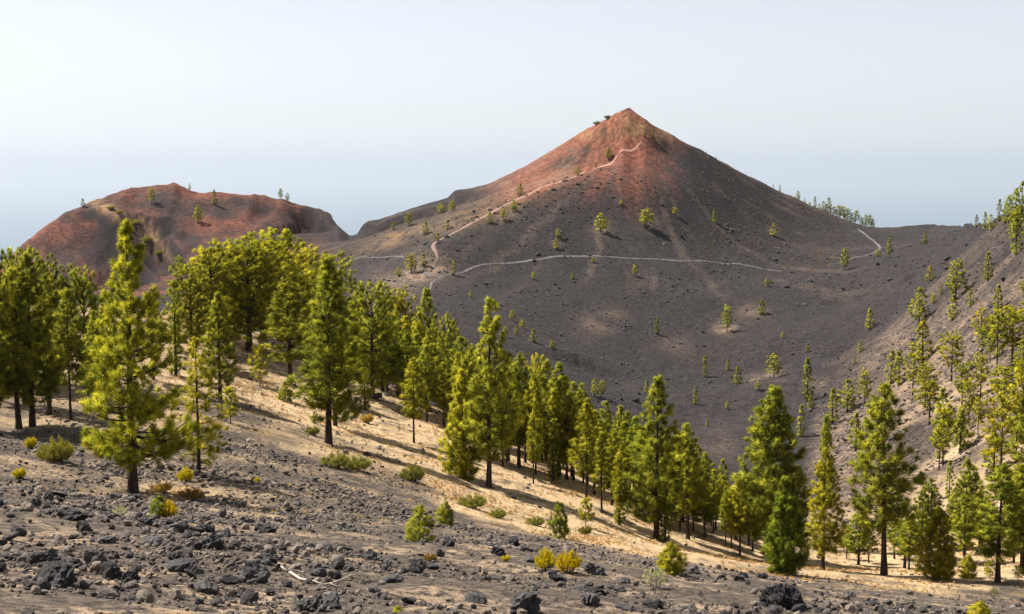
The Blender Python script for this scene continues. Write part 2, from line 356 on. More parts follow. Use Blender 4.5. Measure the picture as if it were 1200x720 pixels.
# ---- ground cover masks (what lies on the ground where)
def masks(x, y, z):
    r = np.hypot(x, y); px, py = to_pix(x, y, z); nz = fbm(x/9, y/9, 4); nz2 = fbm(x/3, y/3, 3); nb = fbm(x/30, y/30, 3)
    L = np.interp(px, [-200,0,60,130,200,250,300,350,400,470,560,640,700,850,1000,1200,1500], [497,499,500,500,497,470,505,522,532,558,603,625,644,668,682,690,695])
    hill = smooth(175, 140, r)
    gold = smooth(10, -8, py - L - nz*16 - nz2*13) * hill * smooth(50, 62, r)
    lw = smooth(560, 420, px)
    gold = gold * (1 - lw + lw*np.clip(0.78 + 0.7*nz - 0.25*smooth(330,300,px)*smooth(440,480,py), 0, 1))
    # a few drifts of litter in the cinder, and beneath the big tree
    gold = np.maximum(gold, 0.9*np.exp(-(((px-200)/75)**2 + ((py-578)/9)**2)) * (r < 100))
    gold = np.maximum(gold, 0.75*np.exp(-(((px-300)/50)**2 + ((py-602)/12)**2)) * np.clip(nz2+0.5, 0, 1) * (r < 100))
    drift = np.clip(fbm(x/7+31, y/2.6+5, 4)*1.9 - 0.12, 0, 1)*smooth(560, 360, px)*smooth(42, 58, r)*hill*smooth(640, 590, py)
    gold = np.maximum(gold, 0.8*drift)
    rg = smooth(905, 1010, px + (py-520)*0.15) * smooth(100, 125, r) * (r < 340)
    gold = np.maximum(gold, 0.7*rg*smooth(1030,1130,px+nz*50)*smooth(420,520,py+nz*30)*np.clip(0.32+1.4*nz2+1.2*nz, 0, 1))
    lim = np.interp(px, [880,940,960,1050,1120,1200,1400], [700,560,470,375,335,255,230])
    pale = smooth(-30, 75, py - lim + nb*45 + nz*30) * (r > 100) * (r < 345) * 0.85 * smooth(880, 960, px)
    pale = pale * np.clip(0.75 + 0.9*nz, 0.1, 1)
    for (a, b, s, q) in [(706,272,14,1),(762,263,12,.8),(604,248,9,.6),(590,256,9,.5),(905,270,8,.5),(652,285,7,.5),(850,384,14,.9),(880,366,16,.6),(905,440,14,.8),(885,445,12,.7),(700,380,22,.45),(720,372,18,.35),
                         (500,313,26,1.2),(485,322,24,1.1),(465,335,30,.9),(440,352,24,.9),(590,215,10,.9),(600,222,8,.8),(500,270,14,.5),(530,265,10,.5),(790,405,18,.35),(840,520,30,.3),(1075,385,16,.6),(1120,370,18,.6),(960,450,14,.4)]:
        pale = np.maximum(pale, q*np.exp(-(((px-a)/s)**2 + ((py-b)/(s*0.6))**2)) * np.clip(0.7+nz, 0, 1) * (r > 200))
    onc = (r > 380) & (r < 760)
    axx, ayy = 550*math.sin(0.0822), 550*math.cos(0.0822); ang = np.arctan2(x-axx, y-ayy); ad = np.hypot(x-axx, y-ayy)
    stk = fbm(ang*17 + 0.5*nz, ad/55 + 3, 4)
    pale = np.maximum(pale, onc*np.clip(stk*0.8 - 0.15, 0, 0.25)*smooth(190, 90, ad)*smooth(12, 35, ad))
    topd = np.hypot((px-735)/np.where(px > 735, 0.85, 1.35), (py-126)) + np.clip(px-740, 0, 80)*0.3
    crease = np.interp(py, [126,160,195,222,240,265,290], [752,758,703,645,603,560,512])
    left = smooth(14, -10, px - crease)
    red = onc * smooth(415, 520, px) * (smooth(140, 32, topd + nb*26 + nz*14 + stk*38) * 0.95)
    red = np.maximum(red, onc * smooth(545, 620, px + nz*12) * left * smooth(255, 225, py + nz*10 - stk*14) * 0.8)
    pale = np.maximum(pale, onc*left*smooth(585, 640, px)*smooth(735, 700, px)*smooth(165, 180, py)*np.clip(0.30+0.5*nz, 0, 0.6)*smooth(232, 215, py))
    lh = smooth(425, 330, px + nz*20) * smooth(430, 520, r + nb*30)
    red = red + (np.clip(0.30 + 0.7*nb + 0.5*nz + 0.28*smooth(240, 222, py) + 0.12*smooth(120, 60, px), 0.08, 0.80)*lh - red*lh)
    och = onc * np.exp(-(((px-745)/24)**2 + ((py-146)/13)**2)) * 0.95
    och = np.maximum(och, onc*0.8*np.exp(-(((px-775)/18)**2 + ((py-159)/7)**2)))
    och = np.maximum(och, onc*0.55*np.exp(-(((px-690)/30)**2 + ((py-158)/7)**2)))
    och = np.maximum(och, onc*0.55*np.exp(-(((px-460)/35)**2 + ((py-280+ (px-460)*0.35)/9)**2)))
    och = np.maximum(och, onc*0.4*np.exp(-(((px-560)/70)**2 + ((py-250+(px-560)*0.3)/14)**2)))
    sp = np.interp(px, [100,120,150,175,200,215], [236,245,262,280,305,330])
    och = np.maximum(och, 0.85*np.exp(-((py-sp+4)/6.5)**2)*smooth(98,112,px)*smooth(215,180,px)*(r > 400)*(r < 800))
    near = smooth(150, 60, r)
    return {'gold': np.clip(gold,0,1), 'pale': np.clip(pale,0,1), 'red': np.clip(red,0,1), 'ochre': np.clip(och,0,1), 'near': near}
gm = masks(tv[:,0], tv[:,1], tv[:,2]); gm['crag_shade'] = np.concatenate([TCR, [0]])
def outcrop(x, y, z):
    '''dark rock bands with cliff shade painted in, on the red hill and the cone's shoulder'''
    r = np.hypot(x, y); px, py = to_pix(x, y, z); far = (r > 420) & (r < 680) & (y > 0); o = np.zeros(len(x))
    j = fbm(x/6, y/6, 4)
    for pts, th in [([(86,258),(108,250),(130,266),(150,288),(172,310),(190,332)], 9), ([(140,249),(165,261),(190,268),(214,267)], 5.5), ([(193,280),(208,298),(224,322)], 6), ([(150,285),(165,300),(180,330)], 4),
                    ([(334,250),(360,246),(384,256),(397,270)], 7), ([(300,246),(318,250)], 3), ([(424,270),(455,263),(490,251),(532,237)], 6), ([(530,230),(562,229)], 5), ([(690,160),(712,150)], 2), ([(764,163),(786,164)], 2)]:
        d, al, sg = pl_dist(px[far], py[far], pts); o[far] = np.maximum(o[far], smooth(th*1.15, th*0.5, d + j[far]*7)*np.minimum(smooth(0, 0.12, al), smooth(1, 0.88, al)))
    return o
gm['crag_shade'] = np.maximum(gm['crag_shade'], outcrop(tv[:,0], tv[:,1], tv[:,2]))
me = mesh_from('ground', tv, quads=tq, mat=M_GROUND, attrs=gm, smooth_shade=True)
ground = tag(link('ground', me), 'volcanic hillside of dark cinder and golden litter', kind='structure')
ttri = np.concatenate([tq[:, [0,1,2]], tq[:, [0,2,3]]])
BVH = BVHTree.FromPolygons(tv.tolist(), ttri.tolist(), all_triangles=True)
def gz(x, y):
    h = BVH.ray_cast(Vector((x, y, 400)), Vector((0, 0, -1))); return h[0].z if h[0] else -1.7
def ray(px, py):
    for k in range(14):
        d = Vector(pix_dir(px, py + k)).normalized(); h = BVH.ray_cast(Vector((0, 0, 0)), d, 1200)
        if h[0] is not None and math.hypot(h[0].x, h[0].y) < 690: return h[0]
    return None
def ground_normal(x, y):
    h = BVH.ray_cast(Vector((x, y, 400)), Vector((0, 0, -1))); n = h[1]
    return n if n.z > 0 else -n

# sea far below, and the hazy air over it
def make_sea():
    m, nt, b = mat_new('sea_water'); g = G(nt)
    b.inputs['Base Color'].default_value = (0.02, 0.07, 0.12, 1); b.inputs['Roughness'].default_value = 0.35
    nt.links.new(g.bump(g.noise(g.pos(), 0.01, 6, 0.6), 3.0, 0.5), b.inputs['Normal'])
    n = 128; rr = [0, 3000, 20000, 150000]; v = [(0, 0, -1600)]; q = []
    for r in rr[1:]:
        v += [(r*math.cos(2*math.pi*k/n), r*math.sin(2*math.pi*k/n), -1600) for k in range(n)]
    t = [(0, 1+k, 1+(k+1) % n) for k in range(n)]
    for l in range(2):
        for k in range(n):
            a, bb = 1+l*n+k, 1+l*n+(k+1) % n; t += [(a, a+n, bb+n), (a, bb+n, bb)]
    tag(link('sea', mesh_from('sea', v, tris=t, mat=m)), 'pale hazy sea beyond the volcanoes', kind='structure')
make_sea()
def make_haze():
    m = bpy.data.materials.new('haze_air'); m.use_nodes = True; nt = m.node_tree; nt.nodes.clear()
    o = nt.nodes.new('ShaderNodeOutputMaterial'); p = nt.nodes.new('ShaderNodeVolumePrincipled')
    p.inputs['Color'].default_value = (0.575, 0.62, 0.675, 1); p.inputs['Density'].default_value = 2.7e-5
    p.inputs['Anisotropy'].default_value = 0.25
    nt.links.new(p.outputs[0], o.inputs['Volume'])
    s = 155000.0; z0, z1 = -1645.0, 1000.0
    v = [(x, y, z) for z in (z0, z1) for y in (-s, s) for x in (-s, s)]
    f = [(0,2,3,1),(4,5,7,6),(0,1,5,4),(2,6,7,3),(0,4,6,2),(1,3,7,5)]
    tag(link('haze', mesh_from('haze', v, quads=f, mat=m)), 'thin pale haze in the air', kind='stuff')
make_haze()
#@@OBJECTS
# ------------------------------------------------------------------ trodden paths draped over the slopes
def make_path(label, pix, width, redness=0.0):
    pts = [ray(a, b) for a, b in pix]; pts = [p for p in pts if p]
    P = np.array([(p.x, p.y) for p in pts]); d = np.concatenate([[0], np.cumsum(np.hypot(*np.diff(P, axis=0).T))])
    n = max(8, int(d[-1] / 1.2)); s = np.linspace(0, d[-1], n)
    X = np.interp(s, d, P[:,0]); Y = np.interp(s, d, P[:,1])
    k = np.ones(7)/7
    Xs = np.convolve(np.pad(X, 3, 'edge'), k, 'valid'); Ys = np.convolve(np.pad(Y, 3, 'edge'), k, 'valid')
    tx = np.gradient(Xs); ty = np.gradient(Ys); l = np.hypot(tx, ty) + 1e-9; nx, ny = -ty/l, tx/l
    v = []; q = []; red = []; m = 4
    for i in range(n):
        w = width * (0.55 + 0.9*(0.5*PERM[i//3 % 256, 7] + 0.5*PERM[i//9 % 256, 9])) / 2
        w = w*min(1.0, 0.25 + 8*i/n, 0.25 + 8*(n-1-i)/n); edge = []
        for j in range(m + 1):
            o = (j/m*2 - 1) * w
            x, y = Xs[i] + nx[i]*o, Ys[i] + ny[i]*o
            edge.append((x, y, gz(x, y)))
        zs = [e[2] for e in edge]
        for j, (x, y, z) in enumerate(edge): v.append((x, y, z + (0.16 if 0 < j < m else 0.02))); red.append(redness if not callable(redness) else redness(s[i]/d[-1]))
    for i in range(n-1):
        for j in range(m):
            a = i*(m+1)+j; q.append((a, a+1, a+m+2, a+m+1))
    o = link('path', mesh_from('path', v, quads=q, mat=M_PATH, attrs={'red': red}, smooth_shade=True))
    tag(o, label, kind='structure')
make_path('pale grey footpath crossing the foot of the cone', [(504,341),(506,331),(515,325),(530,322),(545,319),(555,312),(580,309),(630,304),(677,301),(733,303),(783,305),(833,307),(867,309),(893,315),(920,319)], 0.8)
make_path('reddish footpath climbing the ridge to the summit of the cone', [(512,307),(515,301),(507,292),(507,286),(520,279),(540,269),(555,260),(575,250),(600,237),(620,229),(635,219),(655,214),(680,205),(694,199),(718,190),(736,179),(748,172),(754,163)], 1.5, lambda t: min(1, 0.35+t))
make_path('grey footpath bending down from the far saddle', [(1004,268),(1014,275),(1026,284),(1032,291),(1023,297),(999,303),(972,311)], 0.9)
make_path('faint footpath crossing below the dip of the crater rim', [(387,309),(420,302),(462,300),(474,304)], 0.5)
make_path('short footpath over the pale knoll beside the young pines', [(488,314),(500,320),(508,326)], 0.8)

# ------------------------------------------------------------------ pines
def tube(pts, rads, sides):
    """tapered tube through points; returns verts, tris"""
    pts = np.asarray(pts, float); n = len(pts)
    tang = np.gradient(pts, axis=0); tang /= np.linalg.norm(tang, axis=1)[:, None] + 1e-9
    ref = np.where(np.abs(tang[:, 2:3]) > 0.9, np.array([[1., 0, 0]]), np.array([[0, 0, 1.]]))
    u = np.cross(tang, ref); u /= np.linalg.norm(u, axis=1)[:, None] + 1e-9; w = np.cross(tang, u)
    a = np.arange(sides) * 2*math.pi/sides
    v = pts[:, None, :] + np.asarray(rads)[:, None, None]*(u[:, None, :]*np.cos(a)[None, :, None] + w[:, None, :]*np.sin(a)[None, :, None])
    t = []
    for i in range(n-1):
        for k in range(sides):
            p, q = i*sides+k, i*sides+(k+1) % sides; t += [(p, q, q+sides), (p, q+sides, p+sides)]
    return v.reshape(-1, 3), np.array(t)
def join(parts):
    vs_, ts_, o = [], [], 0
    for v, t in parts: vs_.append(v); ts_.append(t + o); o += len(v)
    return np.vstack(vs_), np.vstack(ts_)
def needle_puffs(cent, axis, rad, M, wid, rng, bias=0.55):
    """cent (n,3): bottle-brush tufts of M thin needles each"""
    n = len(cent); cent = np.repeat(cent, M, 0); axis = np.repeat(axis, M, 0); rr = np.repeat(rad, M)
    d = rng.normal(size=(n*M, 3)); d /= np.linalg.norm(d, axis=1)[:, None]
    d = d + axis*bias; d /= np.linalg.norm(d, axis=1)[:, None]
    L = rr * rng.uniform(0.65, 1.2, n*M)
    s = np.cross(d, rng.normal(size=(n*M, 3))); s /= np.linalg.norm(s, axis=1)[:, None] + 1e-9
    b = cent + axis*(rng.uniform(-0.5, 0.3, n*M)*rr)[:, None] + d*(L*0.12)[:, None]; tip = cent + d*L[:, None]; tip[:, 2] -= 0.12*L
    w = (wid * rng.uniform(0.7, 1.3, n*M))[:, None]
    v = np.stack([b - s*w/2, b + s*w/2, tip], 1).reshape(-1, 3)
    global LAST_OUT
    LAST_OUT = np.repeat(d, 3, 0)
    tint = np.repeat(np.repeat(np.clip(rng.beta(2, 2.6, n), 0, 1), M) + rng.normal(0, 0.08, n*M), 3)
    return v, np.arange(len(v)).reshape(-1, 3), np.clip(tint, 0, 1)

PROF = {
 'cone':   lambda t: (1-t)**0.85*0.96 + 0.05,
 'spruce': lambda t: np.minimum(1.0, 0.55+3*t)*(1-t)**0.75 + 0.04,
 'tall':   lambda t: np.minimum(1.0, 0.5+2.2*t)*(1-t**2.0)**0.9*0.98 + 0.05,
 'round':  lambda t: np.sqrt(np.clip(1-(1.75*t-0.75)**2, 0.03, 1)),
 'umbrella': lambda t: np.clip(0.35+1.3*t, 0, 1)*np.sqrt(np.clip(1.05-t**4, 0.05, 1)),
 'column': lambda t: 0.85 + 0.15*np.sin(t*9) - 0.55*t**6,
}
def pine_meshes(name, seed, H, Rm, cb, prof, gap=0.45, nb=5, puff=0.42, M=60, wid=0.03, trunk=0.17, sides=9, dens=1.0, gaps=0.12, lean=0.0, tuft=0.55, e_low=-8, fork=False):
    rng = np.random.default_rng(seed); parts = []; cents = []; axes = []; rads = []
    nz = 14; zz = np.linspace(-0.35, H*0.985, nz)
    wob = np.cumsum(rng.normal(0, 0.012*H/8, (nz, 2)), 0); wob -= wob[1]; wob[0] = wob[1]
    wob[:, 0] += lean*np.clip(zz, 0, None)**1.3/H**0.3
    tp = np.stack([wob[:, 0], wob[:, 1], zz], 1)
    tr = trunk*np.clip(1 - np.clip(zz, 0, None)/H, 0.02, 1)**0.8; tr[0] = trunk*1.45; tr[1] = trunk*1.12
    parts.append(tube(tp, tr, sides))
    def axis_at(z): return np.array([np.interp(z, zz, tp[:, 0]), np.interp(z, zz, tp[:, 1]), z])
    for q in range(int(rng.integers(3, 8)) if (sides > 6 and cb > 0.09 and H > 8) else 0):
        a = rng.uniform(0, 6.28); b0 = axis_at(rng.uniform(0.35, 1.15)*cb*H + 0.3); Ld = rng.uniform(0.5, 1.5); hd = np.array([math.cos(a), math.sin(a), 0])
        S = np.linspace(0, 1, 5)[:, None]; parts.append(tube(b0 + hd*S*Ld + np.array([0, 0, 1.0])*(-0.12*S + 0.2*S**2)*Ld + rng.normal(0, 0.03, (5, 3))*S, np.linspace(0.024, 0.008, 5), 4))
    z = cb*H; phase = rng.uniform(0, 6.28); pf = PROF[prof]
    heavy = rng.uniform(0, 6.28)
    while z < H*0.985:
        t = (z - cb*H)/(H - cb*H)
        k = max(2, int(round(nb*(1 - 0.45*t) + rng.uniform(-1, 1))))
        phase += 2.4
        for b in range(k):
            if rng.random() < gaps: continue
            a = phase + 2*math.pi*b/k + rng.normal(0, 0.25)
            L = Rm*float(pf(t))*rng.uniform(0.68, 1.12)*(1 + 0.16*math.cos(a - heavy))
            if L < 0.12: L = 0.12
            e = math.radians(e_low + (58 - e_low)*t**1.3 + rng.normal(0, 7))
            if prof == 'column': e = math.radians(20 + rng.normal(0, 14))
            base = axis_at(z + rng.normal(0, 0.08)); hd = np.array([math.cos(a), math.sin(a), 0.0])
            S = np.linspace(0, 1, 5)[:, None]
            bp = base + hd*S*L*math.cos(e) + np.array([0, 0, 1.0])*(S*L*math.sin(e) + 0.16*L*S**2.2 - 0.06*L*S*(1-S)*4*(e_low < 0))
            if L > 0.7 and sides > 5:
                br = max(0.014, min(0.07, 0.022*L))*np.linspace(1, 0.3, 5); parts.append(tube(bp, br, 4))
            npf = max(1, int(round(L/(puff*1.05)*dens)))
            for j in range(npf):
                s = 1.0 if j == 0 else rng.uniform(0.30, 0.98)
                i0 = min(3, int(s*4)); f = s*4 - i0; p = bp[i0]*(1-f) + bp[i0+1]*f
                side = np.array([-hd[1], hd[0], 0])*rng.normal(0, 0.17)*L*(0 if j == 0 else 1)
                p = p + side + np.array([0, 0, rng.normal(0.05, 0.10)*min(L, 1.5)])
                cents.append(p); ax = hd*0.7 + np.array([0, 0, 0.8]) + rng.normal(0, 0.25, 3); axes.append(ax/np.linalg.norm(ax))
                rads.append(puff*rng.uniform(0.72, 1.18)*(1 - 0.3*t))
        z += gap*rng.uniform(0.75, 1.25)*(1 - 0.35*t)
    for q in range(3):
        cents.append(axis_at(H*(0.95+0.02*q))); axes.append(np.array([0, 0, 1.0])); rads.append(puff*0.75)
    tv_, tt_ = join(parts)
    cv, ct, tint = needle_puffs(np.array(cents), np.array(axes), np.array(rads), M, wid, rng, tuft)
    zc = cv[:, 2].min() + 0.38*(cv[:, 2].max() - cv[:, 2].min())
    out = cv - np.stack([np.zeros(len(cv)), np.zeros(len(cv)), np.minimum(cv[:, 2] - 0.25, zc + 0.5*(cv[:, 2] - zc))], 1)
    out /= np.linalg.norm(out, axis=1)[:, None] + 1e-6
    nrm = LAST_OUT*0.85 + out*0.75 + np.array([0, 0, 0.10]); nrm /= np.linalg.norm(nrm, axis=1)[:, None] + 1e-6
    rmax = float(np.quantile(np.hypot(cv[:, 0], cv[:, 1]), 0.97))
    cm = mesh_from(name+'_crown', cv, tris=ct, mat=M_NEEDLE, attrs={'tint': tint}, smooth_shade=True)
    cm.normals_split_custom_set_from_vertices(nrm.tolist())          # tufts shade as rounded clumps
    return dict(trunk=mesh_from(name+'_trunk', tv_, tris=tt_, mat=M_BARK, smooth_shade=True), crown=cm, H=H, R=rmax)
K = {}
K['hero'] = [pine_meshes('hero', 3, 12.6, 3.0, 0.15, 'cone', 0.37, 6, 0.43, 115, 0.024, 0.24, 12, 1.25, 0.17, 0.0)]
K['cone'] = [pine_meshes('cone', 20+i, 12, 2.35, 0.16, 'spruce', 0.42, 6, 0.46, 76, 0.035, 0.19, dens=1.35, gaps=0.13) for i in range(3)]
K['pyramid'] = [pine_meshes('pyramid', 140, 12, 2.9, 0.16, 'spruce', 0.34, 7, 0.50, 84, 0.036, 0.22, dens=1.5, gaps=0.05)]
K['tall'] = [pine_meshes('tall', 30+i, 12, 2.1, 0.25, 'tall', 0.42, 6, 0.50, 72, 0.038, 0.18, gaps=0.2, dens=1.35, lean=[0.02, -0.025, 0.0, 0.04][i]) for i in range(4)]
K['thin'] = [pine_meshes('thin', 40+i, 10, 1.35, 0.30, 'tall', 0.36, 5, 0.45, 64, 0.035, 0.11, gaps=0.14, dens=1.3, lean=[0.0, 0.03, -0.03][i]) for i in range(3)]
K['open'] = [pine_meshes('open', 50+i, 9, 1.75, 0.12, 'spruce', 0.40, 5, 0.42, 70, 0.027, 0.12, gaps=0.2, dens=1.05) for i in range(2)]
K['round'] = [pine_meshes('round', 60+i, 12, 3.9, 0.14, 'round', 0.55, 6, 0.62, 78, 0.046, 0.27, e_low=4, dens=1.25) for i in range(3)]
K['umbrella'] = [pine_meshes('umbrella', 70+i, 10, 2.5, 0.36, 'umbrella', 0.55, 5, 0.58, 56, 0.06, 0.15, e_low=2, gaps=0.18, dens=1.2) for i in range(3)]
K['column'] = [pine_meshes('column', 80+i, 7, 0.55, 0.04, 'column', 0.20, 5, 0.32, 48, 0.032, 0.13, dens=0.9, gaps=0.08) for i in range(2)]
K['bushy'] = [pine_meshes('bushy', 90+i, 7, 1.75, 0.03, 'spruce', 0.27, 7, 0.40, 74, 0.031, 0.12, gaps=0.04, dens=1.35) for i in range(2)]
K['sapling'] = [pine_meshes('sapling', 100+i, 3, 0.75, 0.28, 'round', 0.22, 5, 0.30, 60, 0.026, 0.045, gaps=0.08, dens=1.1) for i in range(2)]
K['shrubby'] = [pine_meshes('shrubby', 110+i, 1.6, 0.72, 0.04, 'spruce', 0.13, 6, 0.27, 80, 0.015, 0.035, gaps=0.05, dens=1.2, tuft=0.9) for i in range(2)]
K['far'] = [pine_meshes('far', 120+i, 8, 1.6+0.25*i, 0.10+0.06*i, ['spruce', 'tall', 'round'][i], 0.6, 5, 0.66, 30, 0.12, 0.16, 6, 0.95, gaps=0.10) for i in range(3)]
K['farthin'] = [pine_meshes('farthin', 130+i, 8, 0.85, 0.08, 'tall', 0.5, 4, 0.55, 30, 0.11, 0.13, 6, 0.9, gaps=0.08) for i in range(2)]

TINT = {'y': (1.3, 1.18, 0.9), 'n': (1, 1, 1), 'd': (0.80, 0.83, 0.85), 'o': (1.12, 1.0, 0.8), 'g': (0.60, 0.70, 0.7), 'p': (0.95, 0.92, 0.9)}
TWORD = {'y': 'yellow-green', 'n': 'mid-green', 'd': 'dark green', 'o': 'bronze-tinged', 'p': 'dull green', 'g': 'deep green'}
KWORD = {'pyramid': 'pyramid-shaped', 'cone': 'pointed', 'tall': 'long-trunked', 'thin': 'slender', 'round': 'round-crowned', 'column': 'column-shaped', 'umbrella': 'flat-topped', 'far': 'bushy', 'farthin': 'narrow', 'bushy': 'bushy', 'open': 'thin-boughed', 'sapling': 'round-headed', 'shrubby': 'low bushy'}
def describe(kind, tint, h, place):
    big = 'tiny' if h < 3 else 'small' if h < 6 else 'middling' if h < 9.5 else 'tall'
    return f"{big} {TWORD[tint]} {KWORD[kind]} {place}"
cnt = {}
def plant(kind, bx, by, ty, hw=None, tint='n', label='', group=None, cat='tree', name='pine_tree', rot=None):
    """bx,by: where the foot stands; ty: top; hw: half width of the crown in photo pixels"""
    p = ray(bx, by)
    if p is None: return None
    vs_ = K[kind]; i = cnt.get(kind, 0); cnt[kind] = i + 1; m = vs_[i % len(vs_)]
    dist = math.hypot(p.x, p.y); f = p.y*math.cos(PITCH) - p.z*math.sin(PITCH)
    h = (by - ty)/FPX*f*1.005; s = h/m['H']; sw = s
    if hw: sw = min(max(hw/FPX*f/m['R'], 0.55*s), 1.7*s)
    e = bpy.data.objects.new(name, None); C.objects.link(e); e.empty_display_size = 0.5
    e.location = (p.x, p.y, p.z - 0.04*s); e.rotation_euler = (0, 0, rot if rot is not None else R.uniform(0, 6.283)); e.scale = (sw, sw, s)
    for pn in ('trunk', 'crown'):
        o = link(pn, m[pn], e)
        t = TINT[tint]; j = R.uniform(0.86, 1.14); o.color = (t[0]*j*R.uniform(0.95, 1.05), t[1]*j, t[2]*j, 1)
    tag(e, describe(kind, tint, h, label[1:]) if label[0] == '@' else label, cat, group)
    return e

# the grove on the near hillside --------------------------------------------------------------
plant('hero', 156, 577, 261, 64, 'y', 'big yellow-green conical pine with boughs low to the rocky cinder, thick black trunk', rot=2.2)
plant('open', 233, 557, 397, 34, 'y', 'slim pale-green pine with thin boughs right beside the big yellow-green pine')
plant('sapling', 270, 497, 457, 12, 'y', 'small round-headed pine sapling alone on stony ground', name='pine_sapling')
plant('cone', 258, 467, 344, 24, 'n', 'conical pine in front of the broad round-crowned pines on the hilltop')
plant('column', 206, 440, 330, 10, 'd', 'dark narrow column-shaped pine between the big yellow-green pine and the round crowns')
gl = 'pines at the left edge of the grove'; ll = '@pine in the grove edge left of the big yellow-green pine'
for a in [('tall',22,503,318,40,'n'),('cone',38,500,300,38,'d'),('round',-14,505,290,38,'n'),('tall',58,486,322,32,'n'),('thin',83,492,340,22,'p'),('tall',0,470,300,30,'d')]:
    plant(*a, ll, gl)
lb = '@pine standing behind the big yellow-green pine'; gb = 'pines behind the big yellow-green pine'
for a in [('round',100,455,328,30,'n'),('tall',128,450,330,30,'n'),('thin',180,445,345,20,'n'),('round',60,450,318,34,'d'),('round',30,452,308,36,'n'),('cone',112,478,365,26,'p')]:
    plant(*a, lb, gb)
lr = '@old pine in the dense hilltop clump'; gr_ = 'round-crowned pines on the hilltop'
for a in [('round',292,412,292,52,'y'),('round',248,405,298,42,'y'),('round',328,400,283,46,'y'),('round',360,405,300,42,'y'),('round',225,415,322,32,'n'),('round',308,398,296,44,'y'),
          ('round',272,398,305,40,'y'),('round',388,415,312,36,'n')]:
    plant(*a, lr, gr_)
plant('cone', 385, 520, 304, 44, 'n', 'tall broad conical pine with long shadow on the golden litter, black trunk')
plant('tall', 393, 499, 325, 26, 'd', 'dark pine half hidden right behind the tall broad conical pine')
plant('tall', 340, 449, 328, 34, 'n', 'pine with leaning forked trunk between round crowns and tall conical pine')
plant('sapling', 305, 452, 408, 14, 'y', 'small round-headed young pine under the round-crowned clump', name='pine_sapling')
plant('shrubby', 335, 470, 448, 11, 'n', 'low young pine bush at the foot of the forked pine', name='pine_bush')
plant('round', 437, 466, 345, 38, 'n', 'wide layered pine with low spreading side limb above golden slope')
plant('column', 428, 480, 432, 8, 'n', 'short column-shaped pine in front of the wide layered pine')
lm = '@pine in the dense row along the golden slope'; gm = 'pines in the row along the golden slope'
for a in [('cone',418,440,343,22,'n'),('cone',450,452,342,18,'n'),('round',466,445,350,26,'y'),('cone',502,470,340,24,'n'),('thin',470,455,375,18,'n'),('round',528,490,382,20,'n'),('column',498,480,408,8,'d'),
          ('tall',478,478,392,20,'n'),('thin',500,495,405,16,'n'),('tall',545,500,395,24,'n'),('tall',556,530,408,26,'n'),('thin',596,540,420,20,'n'),('thin',590,520,425,18,'n'),
          ('tall',608,547,414,24,'n'),('tall',640,540,424,24,'n'),('cone',655,558,426,26,'n'),('thin',672,563,448,20,'n'),('round',632,535,428,22,'y'),('thin',660,548,440,16,'n'),('thin',682,560,450,16,'n'),
          ('cone',711,565,470,20,'n'),('cone',728,575,476,20,'n'),('thin',744,590,488,17,'n'),('thin',697,570,490,14,'p'),('tall',738,580,482,18,'n'),('thin',752,600,500,16,'n'),
          ('tall',806,632,497,26,'n'),('tall',800,612,505,22,'n'),('cone',826,615,530,20,'n'),('thin',846,612,538,12,'n'),('thin',815,600,520,15,'n'),('thin',790,600,510,15,'n'),('thin',836,625,550,13,'y')]:
    plant(*a, lm, gm)
for i in range(34):
    a = 585 + 285*(i + R.uniform(0, 0.9))/34; up = float(np.interp(a, [585,640,690,720,760,800,840,870], [422,432,455,478,495,512,545,568]))
    by_ = float(np.interp(a, [585,640,690,720,760,800,840,870], [535,545,565,580,595,610,622,635])) + R.uniform(-8, 14)
    plant('thin' if i % 3 else 'tall', a, by_, up + R.uniform(2, 34), R.uniform(13, 20), 'nyno'[i % 4], '@pine packed into the middle of the row on golden slope', 'slender pines packed into the row')
for i in range(24):
    a = 415 + 180*(i + R.uniform(0, 0.9))/24; up = float(np.interp(a, [420,500,590], [350,360,425])); by_ = float(np.interp(a, [420,500,590], [450,478,525])) + R.uniform(-8, 8)
    plant('thin' if i % 2 else 'cone', a, by_, up + R.uniform(5, 40), R.uniform(15, 22), 'nyn'[i % 3], '@pine packed into the upper row above golden slope', 'slender pines packed into the upper row')
plant('thin', 485, 519, 420, 17, 'o', 'yellowish slender pine with foliage-clad trunk at upper golden slope')
plant('thin', 520, 500, 425, 16, 'y', 'slender yellow-green pine behind the yellowish slender one')
plant('bushy', 543, 560, 434, 24, 'y', 'bright young pine with short bare stem, left of tallest black-trunked pine on golden slope')
plant('cone', 573, 571, 351, 36, 'n', 'tallest pine of the golden slope row, pointed crown and long black trunk')
plant('thin', 625, 567, 474, 12, 'o', 'slender orange-tinged pine among darker pines on golden slope')
plant('column', 648, 566, 490, 9, 'd', 'dark green column-shaped pine clad with needles to the ground in the row')
plant('thin', 687, 589, 472, 20, 'o', 'slender yellowish pine with long bare stem at the front of the row')
plant('thin', 705, 601, 506, 16, 'o', 'short yellowish pine with bare stem, near needle-clad column trunk')
plant('column', 726, 615, 560, 8, 'n', 'needle-clad trunk column at the front of the row')
plant('thin', 726, 614, 520, 15, 'o', 'yellowish pine rising from the needle-clad trunk column')
plant('column', 745, 607, 575, 5, 'd', 'small dark needle-clad stem at the foot of the row')
plant('cone', 769, 631, 442, 36, 'n', 'large pointed pine with straight black trunk towering at the lower end of row')
plant('column', 779, 636, 578, 8, 'g', 'slender dark green column pine touching the large pointed pine')
plant('sapling', 736, 606, 588, 5, 'g', 'tiny dark green pine sapling on golden litter', name='pine_sapling')
